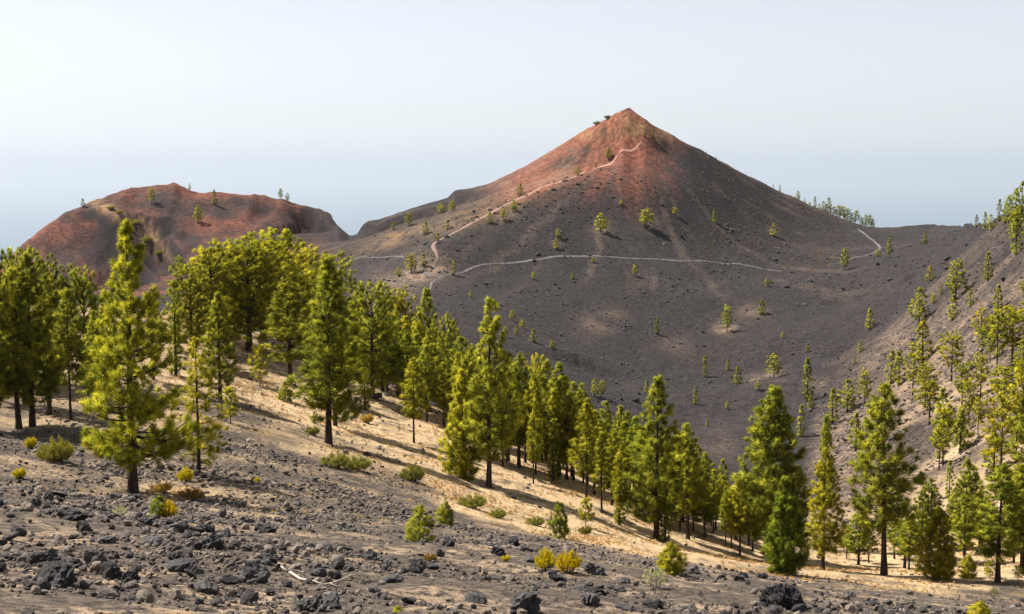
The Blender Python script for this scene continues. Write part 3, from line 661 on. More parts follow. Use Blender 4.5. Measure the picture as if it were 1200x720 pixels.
for a in [('thin',850,641,575,10,'n'),('thin',857,643,570,12,'y'),('thin',867,653,562,18,'y'),('thin',882,646,570,16,'n'),('tall',877,640,555,24,'n'),('thin',895,650,580,14,'n'),('tall',935,640,545,16,'d'),('thin',942,664,610,9,'y')]:
    plant(*a, '@pine crowding round the big dark pyramid pine at the valley edge', 'pines around the big dark pyramid pine')
plant('pyramid', 906, 656, 452, 47, 'd', 'big dark pyramid-shaped pine, widest crown at the valley edge')
plant('bushy', 917, 673, 558, 27, 'g', 'deep green bushy young pine with foliage to the ground on golden litter')
plant('cone', 964, 668, 525, 25, 'o', 'bronze-green conical pine with short bare trunk near the deep green bushy pine')
plant('thin', 966, 640, 488, 12, 'n', 'thin pine top showing above the bronze-green conical pine')
plant('tall', 1036, 674, 452, 42, 'n', 'tall open pine with thick bare black trunk, big gaps between boughs')
for a in [('tall',1006,662,597,18,'n'),('thin',1018,660,610,12,'n'),('tall',1060,666,600,20,'n'),('thin',1065,668,605,16,'n'),('thin',1048,655,585,14,'d'),('tall',1080,655,575,18,'d'),('tall',1090,645,560,18,'d'),
          ('thin',992,655,615,10,'n'),('tall',1148,640,575,20,'n'),('thin',1115,645,570,14,'n'),('tall',1130,650,538,20,'d'),('tall',1130,662,580,18,'n'),('tall',1198,672,545,36,'n'),('cone',1225,670,530,30,'n'),('thin',1188,660,560,18,'n')]:
    plant(*a, '@pine in the stand at the foot of the stony slope', 'pines at the foot of the stony slope')
plant('bushy', 1101, 679, 597, 25, 'y', 'dense yellow-green pine with low pointed crown and short black trunk')
plant('tall', 1169, 683, 543, 36, 'n', 'large pine with long leaning bare trunk on the golden litter')
for a in [('shrubby',1135,678,652,12,'y'),('sapling',1160,678,658,9,'y'),('sapling',1075,674,656,5,'y'),('sapling',1193,680,664,8,'y')]:
    plant(*a, '@pine sapling under the stand by stony slope', 'saplings under the stand', name='pine_sapling')

# young pines and bushes on the cinder -------------------------------------------------------------
plant('shrubby', 492, 635, 594, 19, 'n', 'largest bushy pine seedling growing among the dark stones', name='pine_seedling')
plant('shrubby', 523, 617, 589, 12, 'n', 'smaller bushy pine seedling beside the largest one', name='pine_seedling')
plant('shrubby', 656, 631, 590, 13, 'g', 'dark green seedling pine at the edge of golden litter', name='pine_seedling')
plant('sapling', 686, 617, 586, 10, 'y', 'tiny pine with thin stem and round head on the golden litter', name='pine_sapling')
plant('shrubby', 785, 672, 638, 19, 'y', 'yellow-green round pine seedling beside whitish shrub', name='pine_seedling')
plant('shrubby', 187, 607, 582, 14, 'g', 'green pine seedling leaning on a yellow bush among rocks', name='pine_seedling')
plant('shrubby', 1150, 726, 706, 15, 'y', 'bright yellow-green seedling tip right of the black jagged boulder', name='pine_seedling')
plant('shrubby', 466, 727, 711, 10, 'y', 'bright green seedling tip just below the flat-topped lava rocks', name='pine_seedling')

# trees scattered over the stony slope -----------------------------------------------------------
ls = '@pine standing on the stony slope'; gs = 'pines scattered on the stony slope'
for a in [('farthin',946,471,420,8,'n'),('far',950,480,464,5,'n'),('farthin',938,512,475,6,'n'),('farthin',975,497,456,8,'y'),('farthin',968,519,487,7,'n'),('far',993,483,445,13,'n'),('far',1013,474,437,9,'n'),
          ('farthin',1003,528,484,9,'y'),('far',1014,540,490,12,'n'),('farthin',1044,450,411,8,'n'),('farthin',1053,452,412,9,'n'),('far',1040,471,450,5,'y'),('far',1024,492,470,8,'y'),('far',1081,424,377,14,'y'),
          ('far',1077,380,338,13,'n'),('far',1120,352,309,14,'n'),('farthin',1116,376,346,8,'y'),('farthin',1137,360,339,7,'n'),('farthin',1158,330,296,7,'n'),('farthin',1190,300,255,9,'n'),('far',1019,387,362,6,'y'),
          ('far',1150,396,361,14,'y'),('farthin',1103,346,334,4,'n'),('far',1094,357,345,4,'y'),('far',1090,330,312,6,'y'),('farthin',1125,531,481,9,'n'),('far',1028,301,292,5,'n'),('farthin',1042,298,280,4,'n'),('far',990,317,294,6,'n'),('far',1084,286,274,4,'n'),
          ('farthin',1112,585,540,7,'n'),('far',1138,610,545,16,'n')]:
    plant(*a, ls, gs)
lu = '@pine with bare stem on the stony slope'; gu = 'flat-topped pines on the stony slope'
for a in [('umbrella',1115,447,395,17,'y'),('umbrella',1149,465,418,13,'y'),('umbrella',1089,498,450,18,'y'),('umbrella',1105,546,479,16,'y'),('umbrella',1135,498,448,13,'y'),('umbrella',1176,483,434,24,'y'),
          ('umbrella',1172,563,466,25,'y'),('umbrella',1186,428,366,24,'y'),('umbrella',1168,440,370,17,'y'),('umbrella',1200,460,425,14,'y'),('umbrella',1198,520,440,22,'y'),('umbrella',1146,510,470,9,'y'),('umbrella',1200,590,500,24,'n'),('umbrella',1210,410,352,20,'y')]:
    plant(*a, lu, gu)
for i in range(26):
    a = R.uniform(1050, 1215); b_ = R.uniform(340, 560)
    if b_ < 330 + (1200-a)*0.95: continue
    hh = 22 + (b_-330)*0.13 + R.uniform(-6, 10)
    plant(['umbrella', 'far', 'umbrella', 'farthin'][i % 4], a, b_, b_-hh, hh*0.30, 'yyn'[i % 3], ls if i % 2 else lu, gs if i % 2 else gu)
lk = '@pine standing on the skyline of the right-hand ridge'; gk = 'pines on the right-hand ridge line'
for a in [('farthin',1144,267,252,4,'d'),('farthin',1154,269,249,4,'n'),('far',1161,271,252,6,'y'),('farthin',1171,260,234,4,'d'),('far',1182,262,232,8,'n'),('far',1190,262,222,9,'n'),('far',1197,265,214,10,'n'),('far',1188,282,250,8,'y'),('farthin',1178,262,240,5,'n'),('far',1205,280,235,9,'n')]:
    plant(*a, lk, gk)
def far_plant(px, top, basepy, rr, kind, hw, tint, label, group):
    """a tree whose foot is hidden behind a crest: stands on the ground at range rr"""
    th, t = pix_polar(px, basepy); x, y = rr*math.sin(th), rr*math.cos(th); z = gz(x, y)
    f = y*math.cos(PITCH) - z*math.sin(PITCH); by = float(to_pix(x, y, z)[1]); h = (by - top)/FPX*f
    m = K[kind][int(R.integers(len(K[kind])))]; s = h/m['H']; sw = min(max(hw/FPX*f/m['R'], 0.5*s), 1.3*s)
    e = bpy.data.objects.new('pine_tree', None); C.objects.link(e); e.location = (x, y, z-0.1); e.rotation_euler = (0, 0, R.uniform(0, 6.28)); e.scale = (sw, sw, s)
    for pn in ('trunk', 'crown'):
        o = link(pn, m[pn], e); t = TINT[tint]; o.color = (*t, 1)
    tag(e, describe(kind, tint, h, label[1:]) if label[0] == '@' else label, 'tree', group)
for a in [(906,216,'farthin',3,'d'),(914,217,'farthin',3,'d'),(927,229,'far',5,'n'),(935,224,'far',6,'n'),(943,232,'farthin',3,'d'),(949,237,'far',4,'n'),(955,230,'farthin',4,'d'),(960,238,'far',5,'y'),(965,236,'far',5,'n'),(971,232,'far',5,'d'),
          (977,243,'far',5,'y'),(983,242,'far',5,'n'),(988,243,'far',5,'n'),(993,246,'far',6,'n'),(998,250,'far',5,'n'),(1003,248,'far',5,'d'),(1009,254,'far',5,'n'),(1014,252,'far',5,'n'),(1019,253,'far',6,'d'),(1023,257,'far',3,'n')]:
    sp = float(np.interp(a[0], SKY[:,0], SKY[:,1])); rr = float(np.interp(a[0], SKY[:,0], SKY[:,2]))
    far_plant(a[0], a[1], sp, rr + R.uniform(4, 9), a[2], a[3], a[4], '@distant pine in the belt behind right shoulder of the cone', 'pines behind the right shoulder of the cone')

# small trees of the cone, the crater floor and the left hill
lc = '@lone pine on the grey flank of the cone'; gc = 'small pines on the flank of the cone'
for a in [('far',704,272,250,12,'y'),('far',757,267,247,12,'y'),('far',652,292,280,6,'y'),('far',654,279,268,5,'y'),('far',791,252,244,5,'y'),('farthin',837,261,246,5,'n'),('far',907,277,262,6,'y'),('far',728,241,234,4,'y'),('far',744,324,312,4,'o'),('far',671,327,319,4,'n'),
          ('far',695,308,301,3,'n'),('far',625,328,320,3,'y')]:
    plant(*a, lc, gc)
lc2 = '@pine beside the footpath on the ridge of the cone'; gc2 = 'small pines along the ridge path'
for a in [('far',610,229,216,5,'n'),('far',602,248,235,5,'n'),('far',590,258,246,5,'y'),('far',574,262,249,5,'n'),('far',677,206,195,5,'n'),('far',713,187,175,5,'n'),('farthin',755,160,152,2,'n'),('farthin',765,162,153,2,'n'),('farthin',698,197,190,2,'n'),
          ('far',524,269,259,4,'n'),('far',513,283,273,3,'n')]:
    plant(*a, lc2, gc2)
lc3 = '@pine on the brown shoulder left of the cone'; gc3 = 'small pines on the brown shoulder'
for a in [('far',479,265,251,5,'n'),('far',499,275,260,5,'n'),('far',517,250,238,5,'y'),('far',530,248,237,5,'y'),('far',461,270,261,5,'n'),('far',400,301,291,4,'p')]:
    plant(*a, lc3, gc3)
plant('far', 482, 320, 300, 8, 'y', 'young pine with bare stem on the pale knoll by the footpath')
plant('far', 496, 312, 298, 9, 'y', 'wide low young pine on top of the pale knoll')
plant('far', 467, 324, 313, 5, 'y', 'tiny pine below the pale knoll')
plant('farthin', 532, 323, 305, 5, 'n', 'single dark pointed pine standing by the bend of the grey footpath')
lv = '@isolated pine on the dark crater floor'; gv = 'small pines on the crater floor'
for a in [('farthin',770,392,374,5,'g'),('far',852,389,361,7,'n'),('far',893,369,352,6,'n'),('far',899,336,325,4,'n'),('far',907,443,418,10,'n'),('far',864,451,430,6,'n'),('farthin',826,442,417,4,'n'),('farthin',853,434,421,3,'n'),('farthin',815,474,454,4,'n'),
          ('far',697,465,444,6,'n'),('far',705,466,448,5,'n'),('far',758,461,446,4,'n'),('far',917,397,389,3,'y'),('far',946,413,405,3,'n'),('farthin',1002,427,417,3,'n'),('far',1008,413,400,4,'y'),('far',852,480,470,3,'y'),('far',888,458,448,4,'y'),('farthin',829,500,490,3,'y')]:
    plant(*a, lv, gv)
ld = '@sparse bush on the lower grey slope below the footpath'; gd = 'sparse bushes below the footpath'
for a in [('far',625,401,386,5,'o'),('far',647,409,398,6,'o'),('far',600,376,365,4,'o'),('far',580,362,351,4,'o'),('far',612,385,374,4,'o'),('far',592,395,384,4,'o'),('far',605,392,382,3,'o'),('far',552,350,340,3,'o')]:
    plant(*a, ld, gd, cat='bush', name='dry_bush')
lh_ = '@lone pine on the red crater hill'; gh = 'lone pines on the red crater hill'
for a in [('far',178,239,222,5,'n'),('far',251,240,223,4,'d'),('far',232,261,241,6,'n'),('far',211,327,303,9,'d'),('far',97,240,231,3,'d'),('far',329,232,222,3,'d'),('far',337,233,226,3,'d'),('far',222,219,215,2,'n')]:
    if a[2] < 235 and a[1] not in (178,):
        far_plant(a[1], a[3], a[2], float(np.interp(a[1], SKY[:,0], SKY[:,2]))-1.0, a[0], a[4], a[5], lh_, gh)
    else: plant(*a, lh_, gh)

# ------------------------------------------------------------------ lava rocks
def ico(sub):
    import bmesh
    bm = bmesh.new(); bmesh.ops.create_icosphere(bm, subdivisions=sub, radius=1.0)
    v = np.array([x.co[:] for x in bm.verts]); t = np.array([[q.index for q in f.verts] for f in bm.faces]); bm.free(); return v, t
def rock_shape(sub, seed, flat=1.0, jag=0.12, cuts=9):
    rng = np.random.default_rng(seed); v, t = ico(sub); v = v.copy()
    for _ in range(cuts):
        n = rng.normal(size=3); n /= np.linalg.norm(n); d = rng.uniform(0.52, 0.86)
        v -= np.maximum(v @ n - d, 0)[:, None]*n
    ph = rng.uniform(0, 50, 3)
    f = lambda s, o: fbm(v[:, 0]*s+ph[0]+o+v[:, 2]*s*0.7, v[:, 1]*s+ph[1]-v[:, 2]*s*0.6, 3)
    v *= (1 + jag*f(1.6, 0) + jag*0.8*f(4.0, 9) + jag*0.5*np.abs(f(8.0, 4)))[:, None]
    v *= np.array([rng.uniform(0.85, 1.25), rng.uniform(0.7, 1.0), flat*rng.uniform(0.75, 1.0)])
    return v, t
ROCKS = {'angular': [rock_shape(4, 200+i, 0.72, 0.26, 10) for i in range(5)],
         'slab': [rock_shape(4, 220+i, 0.42, 0.24, 12) for i in range(4)],
         'lumpy': [rock_shape(4, 240+i, 0.80, 0.55, 5) for i in range(4)],
         'pointed': [rock_shape(4, 260+i, 1.15, 0.34, 11) for i in range(3)]}
ROCK_ME = {k: [mesh_from('lava_'+k, v, tris=t, mat=M_ROCK) for v, t in L] for k, L in ROCKS.items()}
def rock_at(p, w, kind, label, group=None, mat=None, rng=R):
    i = int(rng.integers(len(ROCK_ME[kind]))); o = link('lava_rock', ROCK_ME[kind][i]); s = w/2*0.95
    n = ground_normal(p[0], p[1])
    o.rotation_euler = (Matrix.Rotation(rng.normal(0, 0.12), 3, 'X') @ n.to_track_quat('Z', 'Y').to_matrix() @ Matrix.Rotation(rng.uniform(0, 6.28), 3, 'Z')).to_euler()
    o.scale = (s, s, s); hz = float(np.abs(ROCKS[kind][i][0][:, 2]).max())
    o.location = (p[0], p[1], gz(p[0], p[1]) + s*hz*0.38)
    return tag(o, label, 'rock', group)
TXT = {'angular': 'angular grey lava rock with flat facets lying on the cinder', 'slab': 'low flat slab of grey lava half sunk in the cinder',
       'lumpy': 'rough lumpy dark lava rock lying on the cinder', 'pointed': 'upright pointed lava rock sticking out of the cinder'}
spec = [(64,583,36,'slab','long low slab left of the whitish tuft, below the big yellow-green pine'),(86,609,35,'angular','broad dark boulder below the long low slab under big pine'),(124,636,28,'angular','flat-faced boulder with pale top, left of the green and yellow seedling'),
 (52,664,36,'lumpy','rounded black craggy boulder in the cluster of big rocks'),(88,664,34,'slab','pale-topped slab next to the rounded black boulder'),(112,662,26,'pointed','dark wedge rock at the end of the pale-topped slab'),(130,678,28,'pointed','dark leaning wedge rock in front of the pale-topped slab'),
 (68,684,46,'lumpy','largest brown-tinged lava block below the rounded black boulder'),(215,668,50,'slab','widest smooth grey slab lying among the foreground rocks'),(241,692,30,'angular','square dark block below the widest smooth slab'),(284,700,28,'angular','dark angular block right of the square block'),
 (207,619,30,'slab','dark low rock below the yellow-tipped seedling'),(151,676,20,'angular','small dark block near the leaning wedge rock'),(98,623,18,'pointed','small steep rock under the broad dark boulder'),(231,644,13,'pointed','small bluish upright rock above the widest smooth slab'),
 (316,662,33,'lumpy','dark rock pile beside the bleached dead branch'),(376,675,24,'angular','cracked dark rock behind the end of dead branch'),(431,655,23,'slab','tilted pale slab above the flat-topped boulder'),(452,667,18,'pointed','tall dark upright rock behind the flat-topped boulder'),
 (457,683,33,'slab','smooth flat-topped boulder lit pale on top'),(438,694,19,'angular','small grey block under the flat-topped boulder'),(409,670,16,'lumpy','dark lump between dead branch and tilted slab'),(525,640,16,'pointed','dark pair-like rock right of the bushy seedlings'),
 (288,700,16,'lumpy','black lump left of the dark angular block'),(557,706,26,'angular','stacked dark block at the lower middle of the cinder slope'),(367,716,34,'lumpy','broad rough rock below the dead branch'),(652,680,21,'angular','dark block below the yellow flowering bush'),
 (695,672,22,'lumpy','black spiky lump right of the yellow flowering bush'),(680,691,18,'slab','small grey slab below the black spiky lump'),(726,693,15,'angular','small block between the spiky lump and whitish shrub'),(690,707,22,'lumpy','dark lump below the small grey slab'),
 (766,713,22,'lumpy','dark rock under the whitish shrub'),(583,651,18,'lumpy','craggy rock left of the yellow flowering bush'),(620,658,18,'angular','dark block touching the yellow flowering bush'),(735,715,26,'slab','broad pale rock at the foot of the cinder slope'),(615,717,42,'lumpy','long black ragged outcrop at the bottom of the cinder slope')]
done = []
for a, b, w, k, lab in spec:
    p = ray(a, b)
    f = p.y*math.cos(PITCH) - p.z*math.sin(PITCH); ww = w/FPX*f
    rock_at((p.x, p.y), ww, k, lab); done.append((p.x, p.y, ww))
# jagged black boulder standing alone on the cinder
def jagged():
    v, t = ico(5); rng = np.random.default_rng(77); ph = rng.uniform(0, 40, 4)
    f = lambda s, o: fbm(v[:, 0]*s+ph[0]+o+v[:, 2]*s*0.8, v[:, 1]*s+ph[1]-v[:, 2]*s*0.7, 3)
    rad = 1 + 0.42*f(1.5, 0) + 0.30*np.abs(f(3.4, 5)) - 0.42*np.abs(f(4.5, 2)) + 0.16*f(9, 3)
    v = v*rad[:, None]*np.array([1.0, 0.75, 0.82]); v[:, 2] = np.where(v[:, 2] < -0.45, -0.45, v[:, 2])
    p = ray(915, 713); fd = p.y*math.cos(PITCH)-p.z*math.sin(PITCH); s = 43/FPX*fd/2
    o = link('lava_boulder', mesh_from('lava_boulder', v, tris=t, mat=M_ROCK_BLACK)); o.scale = (s, s, s); o.location = (p.x, p.y, p.z + 0.33*s)
    tag(o, 'black jagged clinker boulder full of holes standing alone on the cinder', 'rock'); done.append((p.x, p.y, 2*s))
jagged()
# further single rocks, then the countless small stones
def scatter(n, r0, r1, th0, th1, rng, power=1.0):
    out = []
    while len(out) < n:
        th = rng.uniform(th0, th1, n*4); r = (r0**power + (r1**power - r0**power)*rng.random(n*4))**(1/power)
        x = r*np.sin(th); y = r*np.cos(th); z = height(x, y); mk = masks(x, y, z)
        dens = np.clip(0.45 + 1.3*fbm(x/4.5+7, y/4.5, 3), 0.05, 1)*(1 - 0.82*mk['gold'])*(1 - 0.8*smooth(26, 44, r)*smooth(-0.12, 0.1, th))
        keep = rng.random(n*4) < dens
        out += list(zip(x[keep], y[keep], z[keep], r[keep]))
    return np.array(out[:n])
rngs = np.random.default_rng(9)
S = scatter(258, 13, 52, -0.36, 0.37, rngs, 1.25)
for x, y, z, r in S:
    w = float(np.clip(rngs.lognormal(math.log(0.20), 0.42), 0.12, 0.55))*(0.75 + r/110)
    if any((x-a)**2 + (y-b)**2 < (w/2+c/2)**2 for a, b, c in done): continue
    k = ['angular', 'slab', 'lumpy', 'pointed'][int(rngs.choice(4, p=[0.38, 0.22, 0.3, 0.10]))]
    big = w > 0.3
    rock_at((x, y), w, k, ('fist to head sized ' if not big else 'knee-high ') + TXT[k], ('small ' if not big else 'larger ') + k + ' lava rocks', rng=rngs); done.append((x, y, w))
def stones(name, label, pos, sizes, shapes, mat, sink=0.25):
    rng = np.random.default_rng(31); VV, TT, off = [], [], 0; TI = []
    for si, (v, t) in enumerate(shapes):
        idx = np.arange(si, len(pos), len(shapes))
        if not len(idx): continue
        a = rng.uniform(0, 6.28, len(idx)); c, s = np.cos(a), np.sin(a); tl = rng.normal(0, 0.25, (len(idx), 2))
        x = v[None, :, 0]*c[:, None] - v[None, :, 1]*s[:, None]; y = v[None, :, 0]*s[:, None] + v[None, :, 1]*c[:, None]
        z = v[None, :, 2] + x*tl[:, :1] + y*tl[:, 1:]
        q = np.stack([x, y, z], -1)*sizes[idx, None, None]/2; q += pos[idx, None, :]; q[..., 2] += (sizes[idx]*sink)[:, None]
        VV.append(q.reshape(-1, 3)); TT.append((t[None] + (np.arange(len(idx))*len(v))[:, None, None]).reshape(-1, 3) + off); off += len(v)*len(idx); TI.append(np.repeat(rng.random(len(idx)), len(v)))
    tag(link(name, mesh_from(name, np.vstack(VV), tris=np.vstack(TT), mat=mat, attrs={'tint': np.concatenate(TI)})), label, kind='stuff')
med = [rock_shape(2, 300+i, [0.7, 0.5, 0.9][i % 3], 0.2, 8) for i in range(9)]
sml = [rock_shape(1, 320+i, [0.7, 0.5, 0.85][i % 3], 0.22, 5) for i in range(9)]
tin = [(lambda v, t: (v, t))(*rock_shape(1, 340+i, 0.65, 0.25, 5)) for i in range(6)]
def ground_pts(A): return np.array([(x, y, gz(x, y)) for x, y, *_ in A])
A = scatter(2600, 11, 75, -0.40, 0.42, rngs, 1.35); stones('lava_stones', 'scattered fist-sized lava stones on the cinder', ground_pts(A), np.clip(rngs.lognormal(math.log(0.14), 0.35, len(A)), 0.07, 0.34)*(0.8+A[:,3]/150), med, M_STONE)
A = scatter(25000, 10, 85, -0.42, 0.44, rngs, 1.15); stones('lava_gravel', 'small lava gravel strewn over the cinder', ground_pts(A), np.clip(rngs.lognormal(math.log(0.055), 0.45, len(A)), 0.025, 0.2)*(0.7+A[:,3]/95), sml, M_STONE)
A = scatter(4200, 62, 170, -0.33, 0.36, rngs, 1.5); stones('hillside_stones', 'stones on the hillside among the pines', ground_pts(A), np.clip(rngs.lognormal(math.log(0.17), 0.45, len(A)), 0.08, 0.7), sml, M_STONE)
def far_stones():
    th = rngs.uniform(-0.12, 0.36, 26000); r = np.sqrt(rngs.uniform(120**2, 520**2, 26000)); x = r*np.sin(th); y = r*np.cos(th)
    keep = (rngs.random(len(x)) < np.clip(0.10 + 0.8*fbm(x/22, y/22+3, 3), 0.02, 1)); x, y, r = x[keep][:5200], y[keep][:5200], r[keep][:5200]
    P = np.array([(a, b, gz(a, b)) for a, b in zip(x, y)]); stones('scree_stones', 'dark stones dotted over the crater floor and slopes', P, np.clip(rngs.lognormal(math.log(0.42), 0.45, len(P)), 0.2, 1.7)*(0.5+r/500), tin, M_ROCK, 0.15)
far_stones()
def slope_stones():
    th = rngs.uniform(0.19, 0.42, 9000); r = np.sqrt(rngs.uniform(112**2, 320**2, 9000)); x = r*np.sin(th); y = r*np.cos(th); z = height(x, y); mk = masks(x, y, z)
    k = rngs.random(9000) < np.clip(mk['pale']*1.4 + 0.1, 0, 1); A = np.stack([x, y], 1)[k]; P = ground_pts(A)
    stones('slope_stones', 'pale and dark stones strewn over the stony slope', P, np.clip(rngs.lognormal(math.log(0.33), 0.5, len(P)), 0.15, 1.3), tin, M_STONE, 0.15)
slope_stones()

# ------------------------------------------------------------------ shrubs and tufts
def shrub_meshes(name, seed, kind):
    rng = np.random.default_rng(seed); parts = []; cents = []; axes = []; rads = []
    n = {'broom': 46, 'low': 60, 'pale': 40}[kind]
    for i in range(n):
        a = rng.uniform(0, 6.28); rr = math.sqrt(rng.random()); lean = rr*0.9
        h = {'broom': 0.9, 'low': 0.55, 'pale': 0.8}[kind]*(1 - 0.45*rr**2)*rng.uniform(0.7, 1.1)
        b = np.array([math.cos(a)*rr*0.25, math.sin(a)*rr*0.25, -0.05]); tip = np.array([math.cos(a)*lean, math.sin(a)*lean, h])
        S = np.linspace(0, 1, 4)[:, None]; P = b + (tip-b)*S + np.array([0, 0, 0.1])*S*(1-S)*4*0.5
        parts.append(tube(P, np.linspace(0.018, 0.006, 4), 3))
        for s in ((1.0, 0.8, 0.6) if kind != 'pale' else (1.0, 0.85)):
            cents.append(P[0]*(1-s) + P[-1]*s + rng.normal(0, 0.04, 3)); d = tip - b; d = d/np.linalg.norm(d) + np.array([0, 0, 0.6]); axes.append(d/np.linalg.norm(d)); rads.append({'broom': 0.24, 'low': 0.20, 'pale': 0.13}[kind]*rng.uniform(0.8, 1.2))
    v, t, tint = needle_puffs(np.array(cents), np.array(axes), np.array(rads), {'broom': 30, 'low': 26, 'pale': 26}[kind], {'broom': 0.03, 'low': 0.026, 'pale': 0.035}[kind], rng, 0.9)
    sv, st = join(parts)
    return mesh_from(name+'_stems', sv, tris=st, mat=M_WOOD if kind == 'pale' else M_BARK), mesh_from(name+'_foliage', v, tris=t, mat=M_LEAF, attrs={'tint': tint})
SH = {k: [shrub_meshes(k+'_shrub', 400+10*i+q, k) for q in range(2)] for i, k in enumerate(('broom', 'low', 'pale'))}
def shrub(kind, bx, by, ty, hw, col, label, name='shrub', group=None):
    p = ray(bx, by); f = p.y*math.cos(PITCH)-p.z*math.sin(PITCH); st, fo = SH[kind][int(R.integers(2))]
    e = bpy.data.objects.new(name, None); C.objects.link(e); e.location = p; sx = hw/FPX*f/1.05; sz = (by-ty)/FPX*f/{'broom': 1.0, 'low': 0.68, 'pale': 0.88}[kind]
    e.scale = (sx, sx*0.8, sz); e.rotation_euler = (0, 0, R.uniform(-0.4, 0.4))
    link('stems', st, e); o = link('foliage', fo, e); o.color = (*col, 1); tag(e, label, 'shrub', group)
YEL = (2.0, 1.75, 0.35); LG = (1.0, 1.0, 0.9); OL = (0.85, 0.85, 0.75); WH = (2.0, 2.1, 4.6); GO = (1.45, 1.15, 0.9)
shrub('broom', 640, 669, 643, 15, YEL, 'yellow flowering bush among dark rocks', 'flowering_bush')
shrub('broom', 666, 671, 645, 17, (2.0, 1.6, 0.3), 'golden flowering bush grown into the yellow one', 'flowering_bush')
shrub('broom', 198, 609, 586, 12, (2.1, 1.65, 0.3), 'yellow-tipped bush leaning on the green seedling', 'flowering_bush')
shrub('pale', 769, 690, 664, 17, WH, 'whitish shrub beside the round yellow-green seedling')
shrub('pale', 142, 607, 592, 10, WH, 'whitish leafy tuft between big rocks below the big yellow-green pine')
shrub('pale', 484, 634, 622, 7, WH, 'small whitish tuft at the foot of the largest pine seedling')
shrub('pale', 1165, 702, 688, 7, (1.2, 1.25, 2.0), 'small pale grey shrub at the edge of golden litter')
shrub('low', 65, 541, 513, 24, (1.0, 0.95, 0.7), 'low olive-yellow bush left of the big yellow-green pine')
shrub('low', 36, 526, 511, 8, YEL, 'small yellow-green tuft near the low olive-yellow bush')
shrub('low', 23, 561, 547, 9, YEL, 'small bright yellow tuft on open cinder left of the big pine')
shrub('low', 217, 564, 547, 11, YEL, 'bright yellow tuft between big pine and slim pine')
shrub('low', 393, 548, 530, 20, LG, 'low spreading yellow-green bush on the gravel below the tall conical pine')
shrub('low', 416, 550, 534, 22, LG, 'second lobe of the spreading bush, more olive, on gravel')
shrub('low', 483, 564, 544, 17, OL, 'olive bush at the border of cinder and golden litter')
shrub('low', 367, 510, 499, 9, LG, 'small olive bush left of the tall conical pine trunk')
shrub('low', 553, 595, 579, 20, LG, 'long low olive bush below the bright young pine')
shrub('low', 583, 607, 596, 12, LG, 'low tuft-like bush on the cinder border right of the long olive bush')
shrub('low', 627, 616, 605, 13, LG, 'flat yellow-green bush on the golden litter')
shrub('low', 686, 627, 615, 9, OL, 'olive bush below the tiny round-headed pine')
shrub('low', 757, 612, 604, 9, (0.6, 0.75, 0.5), 'dark green low bush among the row of trunks')
shrub('low', 593, 658, 650, 7, YEL, 'small green clump left of the yellow flowering bush')
shrub('low', 301, 566, 559, 5, YEL, 'tiny yellow-green clump on the gravel slope')
for a in [(190,577,565,14,'dry straw-coloured grass tuft at the foot of the big pine'),(222,586,572,20,'brownish dry grass clump beside the straw-coloured tuft'),(430,496,484,9,'pale dry grass clump behind the tall conical pine'),(504,657,648,9,'rusty brown dead tuft on the cinder below the seedlings')]:
    shrub('low', a[0], a[1], a[2], a[3], (1.9, 1.4, 1.3) if 'rusty' not in a[4] and 'brownish' not in a[4] else (1.15, 0.75, 0.8), a[4], 'dry_grass_tuft')
ob = [(1160,533,525,10),(1137,512,505,8),(1150,600,592,8),(1100,505,499,6),(1170,520,512,9),(1135,525,518,7)]
for a in ob: shrub('low', a[0], a[1], a[2], a[3], YEL if a[0] == 1160 else LG, 'low yellow-green bush between the stony slope pines', group='low bushes on the stony slope')
for a in [(130,246,241,6),(160,263,257,8),(140,250,246,6),(172,284,276,8),(187,300,292,7),(700,137,133,6),(712,134,130,5)]:
    shrub('low', a[0], a[1], a[2], a[3], OL if a[0] > 600 else (1.1,1.05,.7), 'low bush on the summit ridge of the cone' if a[0] > 600 else 'low bush on the spine of the red crater hill', group='bushes on the summit ridge' if a[0] > 600 else 'bushes on the spine of red hill')

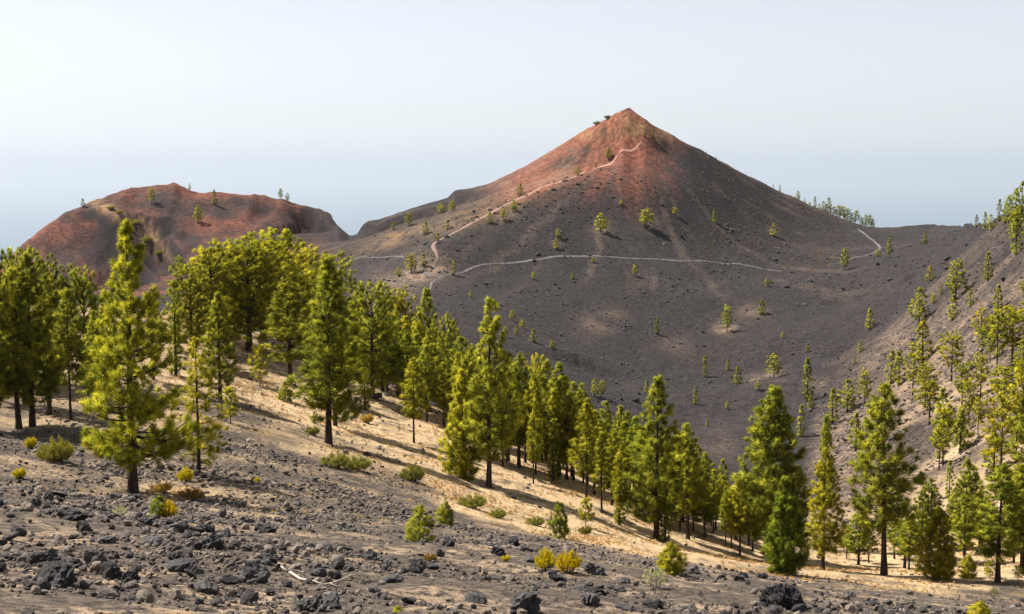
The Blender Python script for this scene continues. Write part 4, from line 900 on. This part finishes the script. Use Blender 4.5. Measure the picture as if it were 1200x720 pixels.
# dry grass and litter that nobody could count
def litter(name, label, n, th0, th1, r0, r1, test, L, W, col, seed):
    rng = np.random.default_rng(seed); th = rng.uniform(th0, th1, n*6); r = np.sqrt(rng.uniform(r0*r0, r1*r1, n*6)); x = r*np.sin(th); y = r*np.cos(th); z = height(x, y)
    k = np.nonzero(rng.random(n*6) < test(x, y, z))[0][:n]
    P = np.array([(x[i], y[i], gz(x[i], y[i]) + 0.01) for i in k])
    v, t, tint = needle_puffs(P, np.tile([0, 0, 1.0], (len(P), 1)), rng.uniform(0.6, 1.3, len(P))*L, 9, W, rng, 1.1)
    o = link(name, mesh_from(name, v, tris=t, mat=M_DRY, attrs={'tint': tint})); o.color = (*col, 1); tag(o, label, kind='stuff')
litter('dry_grass', 'dry golden grass on the slope under the pines', 9000, -0.33, 0.38, 58, 150, lambda x, y, z: masks(x, y, z)['gold']*np.clip(0.15+fbm(x/5, y/5, 3)*1.4, 0, 1), 0.22, 0.05, (1.1, 1.08, 1.0), 51)
litter('dry_tufts', 'sparse orange-brown tufts on the right flank of the cone', 420, 0.13, 0.23, 470, 580, lambda x, y, z: np.clip(fbm(x/14, y/14, 3)+0.35, 0, 1), 0.55, 0.35, (0.62, 0.62, 0.66), 52)
litter('dry_tufts', 'sparse pale tufts over the crater floor', 500, -0.08, 0.30, 230, 470, lambda x, y, z: np.clip(fbm(x/20, y/20, 3)-0.05, 0, 1), 0.35, 0.22, (0.7, 0.72, 0.5), 53)

# bleached dead branch on the cinder
def dead_branch():
    pix = [(324,660),(329,666),(336,671),(348,671),(356,673)]; p0 = ray(324, 662); e = bpy.data.objects.new('dead_branch', None); C.objects.link(e); e.location = p0
    def limb(pix, r, nm):
        P = [ray(a, b) - p0 for a, b in pix]; P = np.array([(p.x, p.y, p.z + 0.03) for p in P]); v, t = tube(P, np.linspace(r, r*0.35, len(P)), 6)
        link(nm, mesh_from(nm, v, tris=t, mat=M_WOOD, smooth_shade=True), e)
    limb(pix, 0.022, 'limb'); limb([(340,673),(352,681),(368,684),(380,688),(392,685),(404,680),(412,676)], 0.024, 'limb'); limb([(366,684),(384,680),(396,676)], 0.014, 'twig'); limb([(386,686),(396,690),(402,689)], 0.012, 'twig')
    tag(e, 'bleached dead branch lying among dark lava rocks', 'branch')
dead_branch()
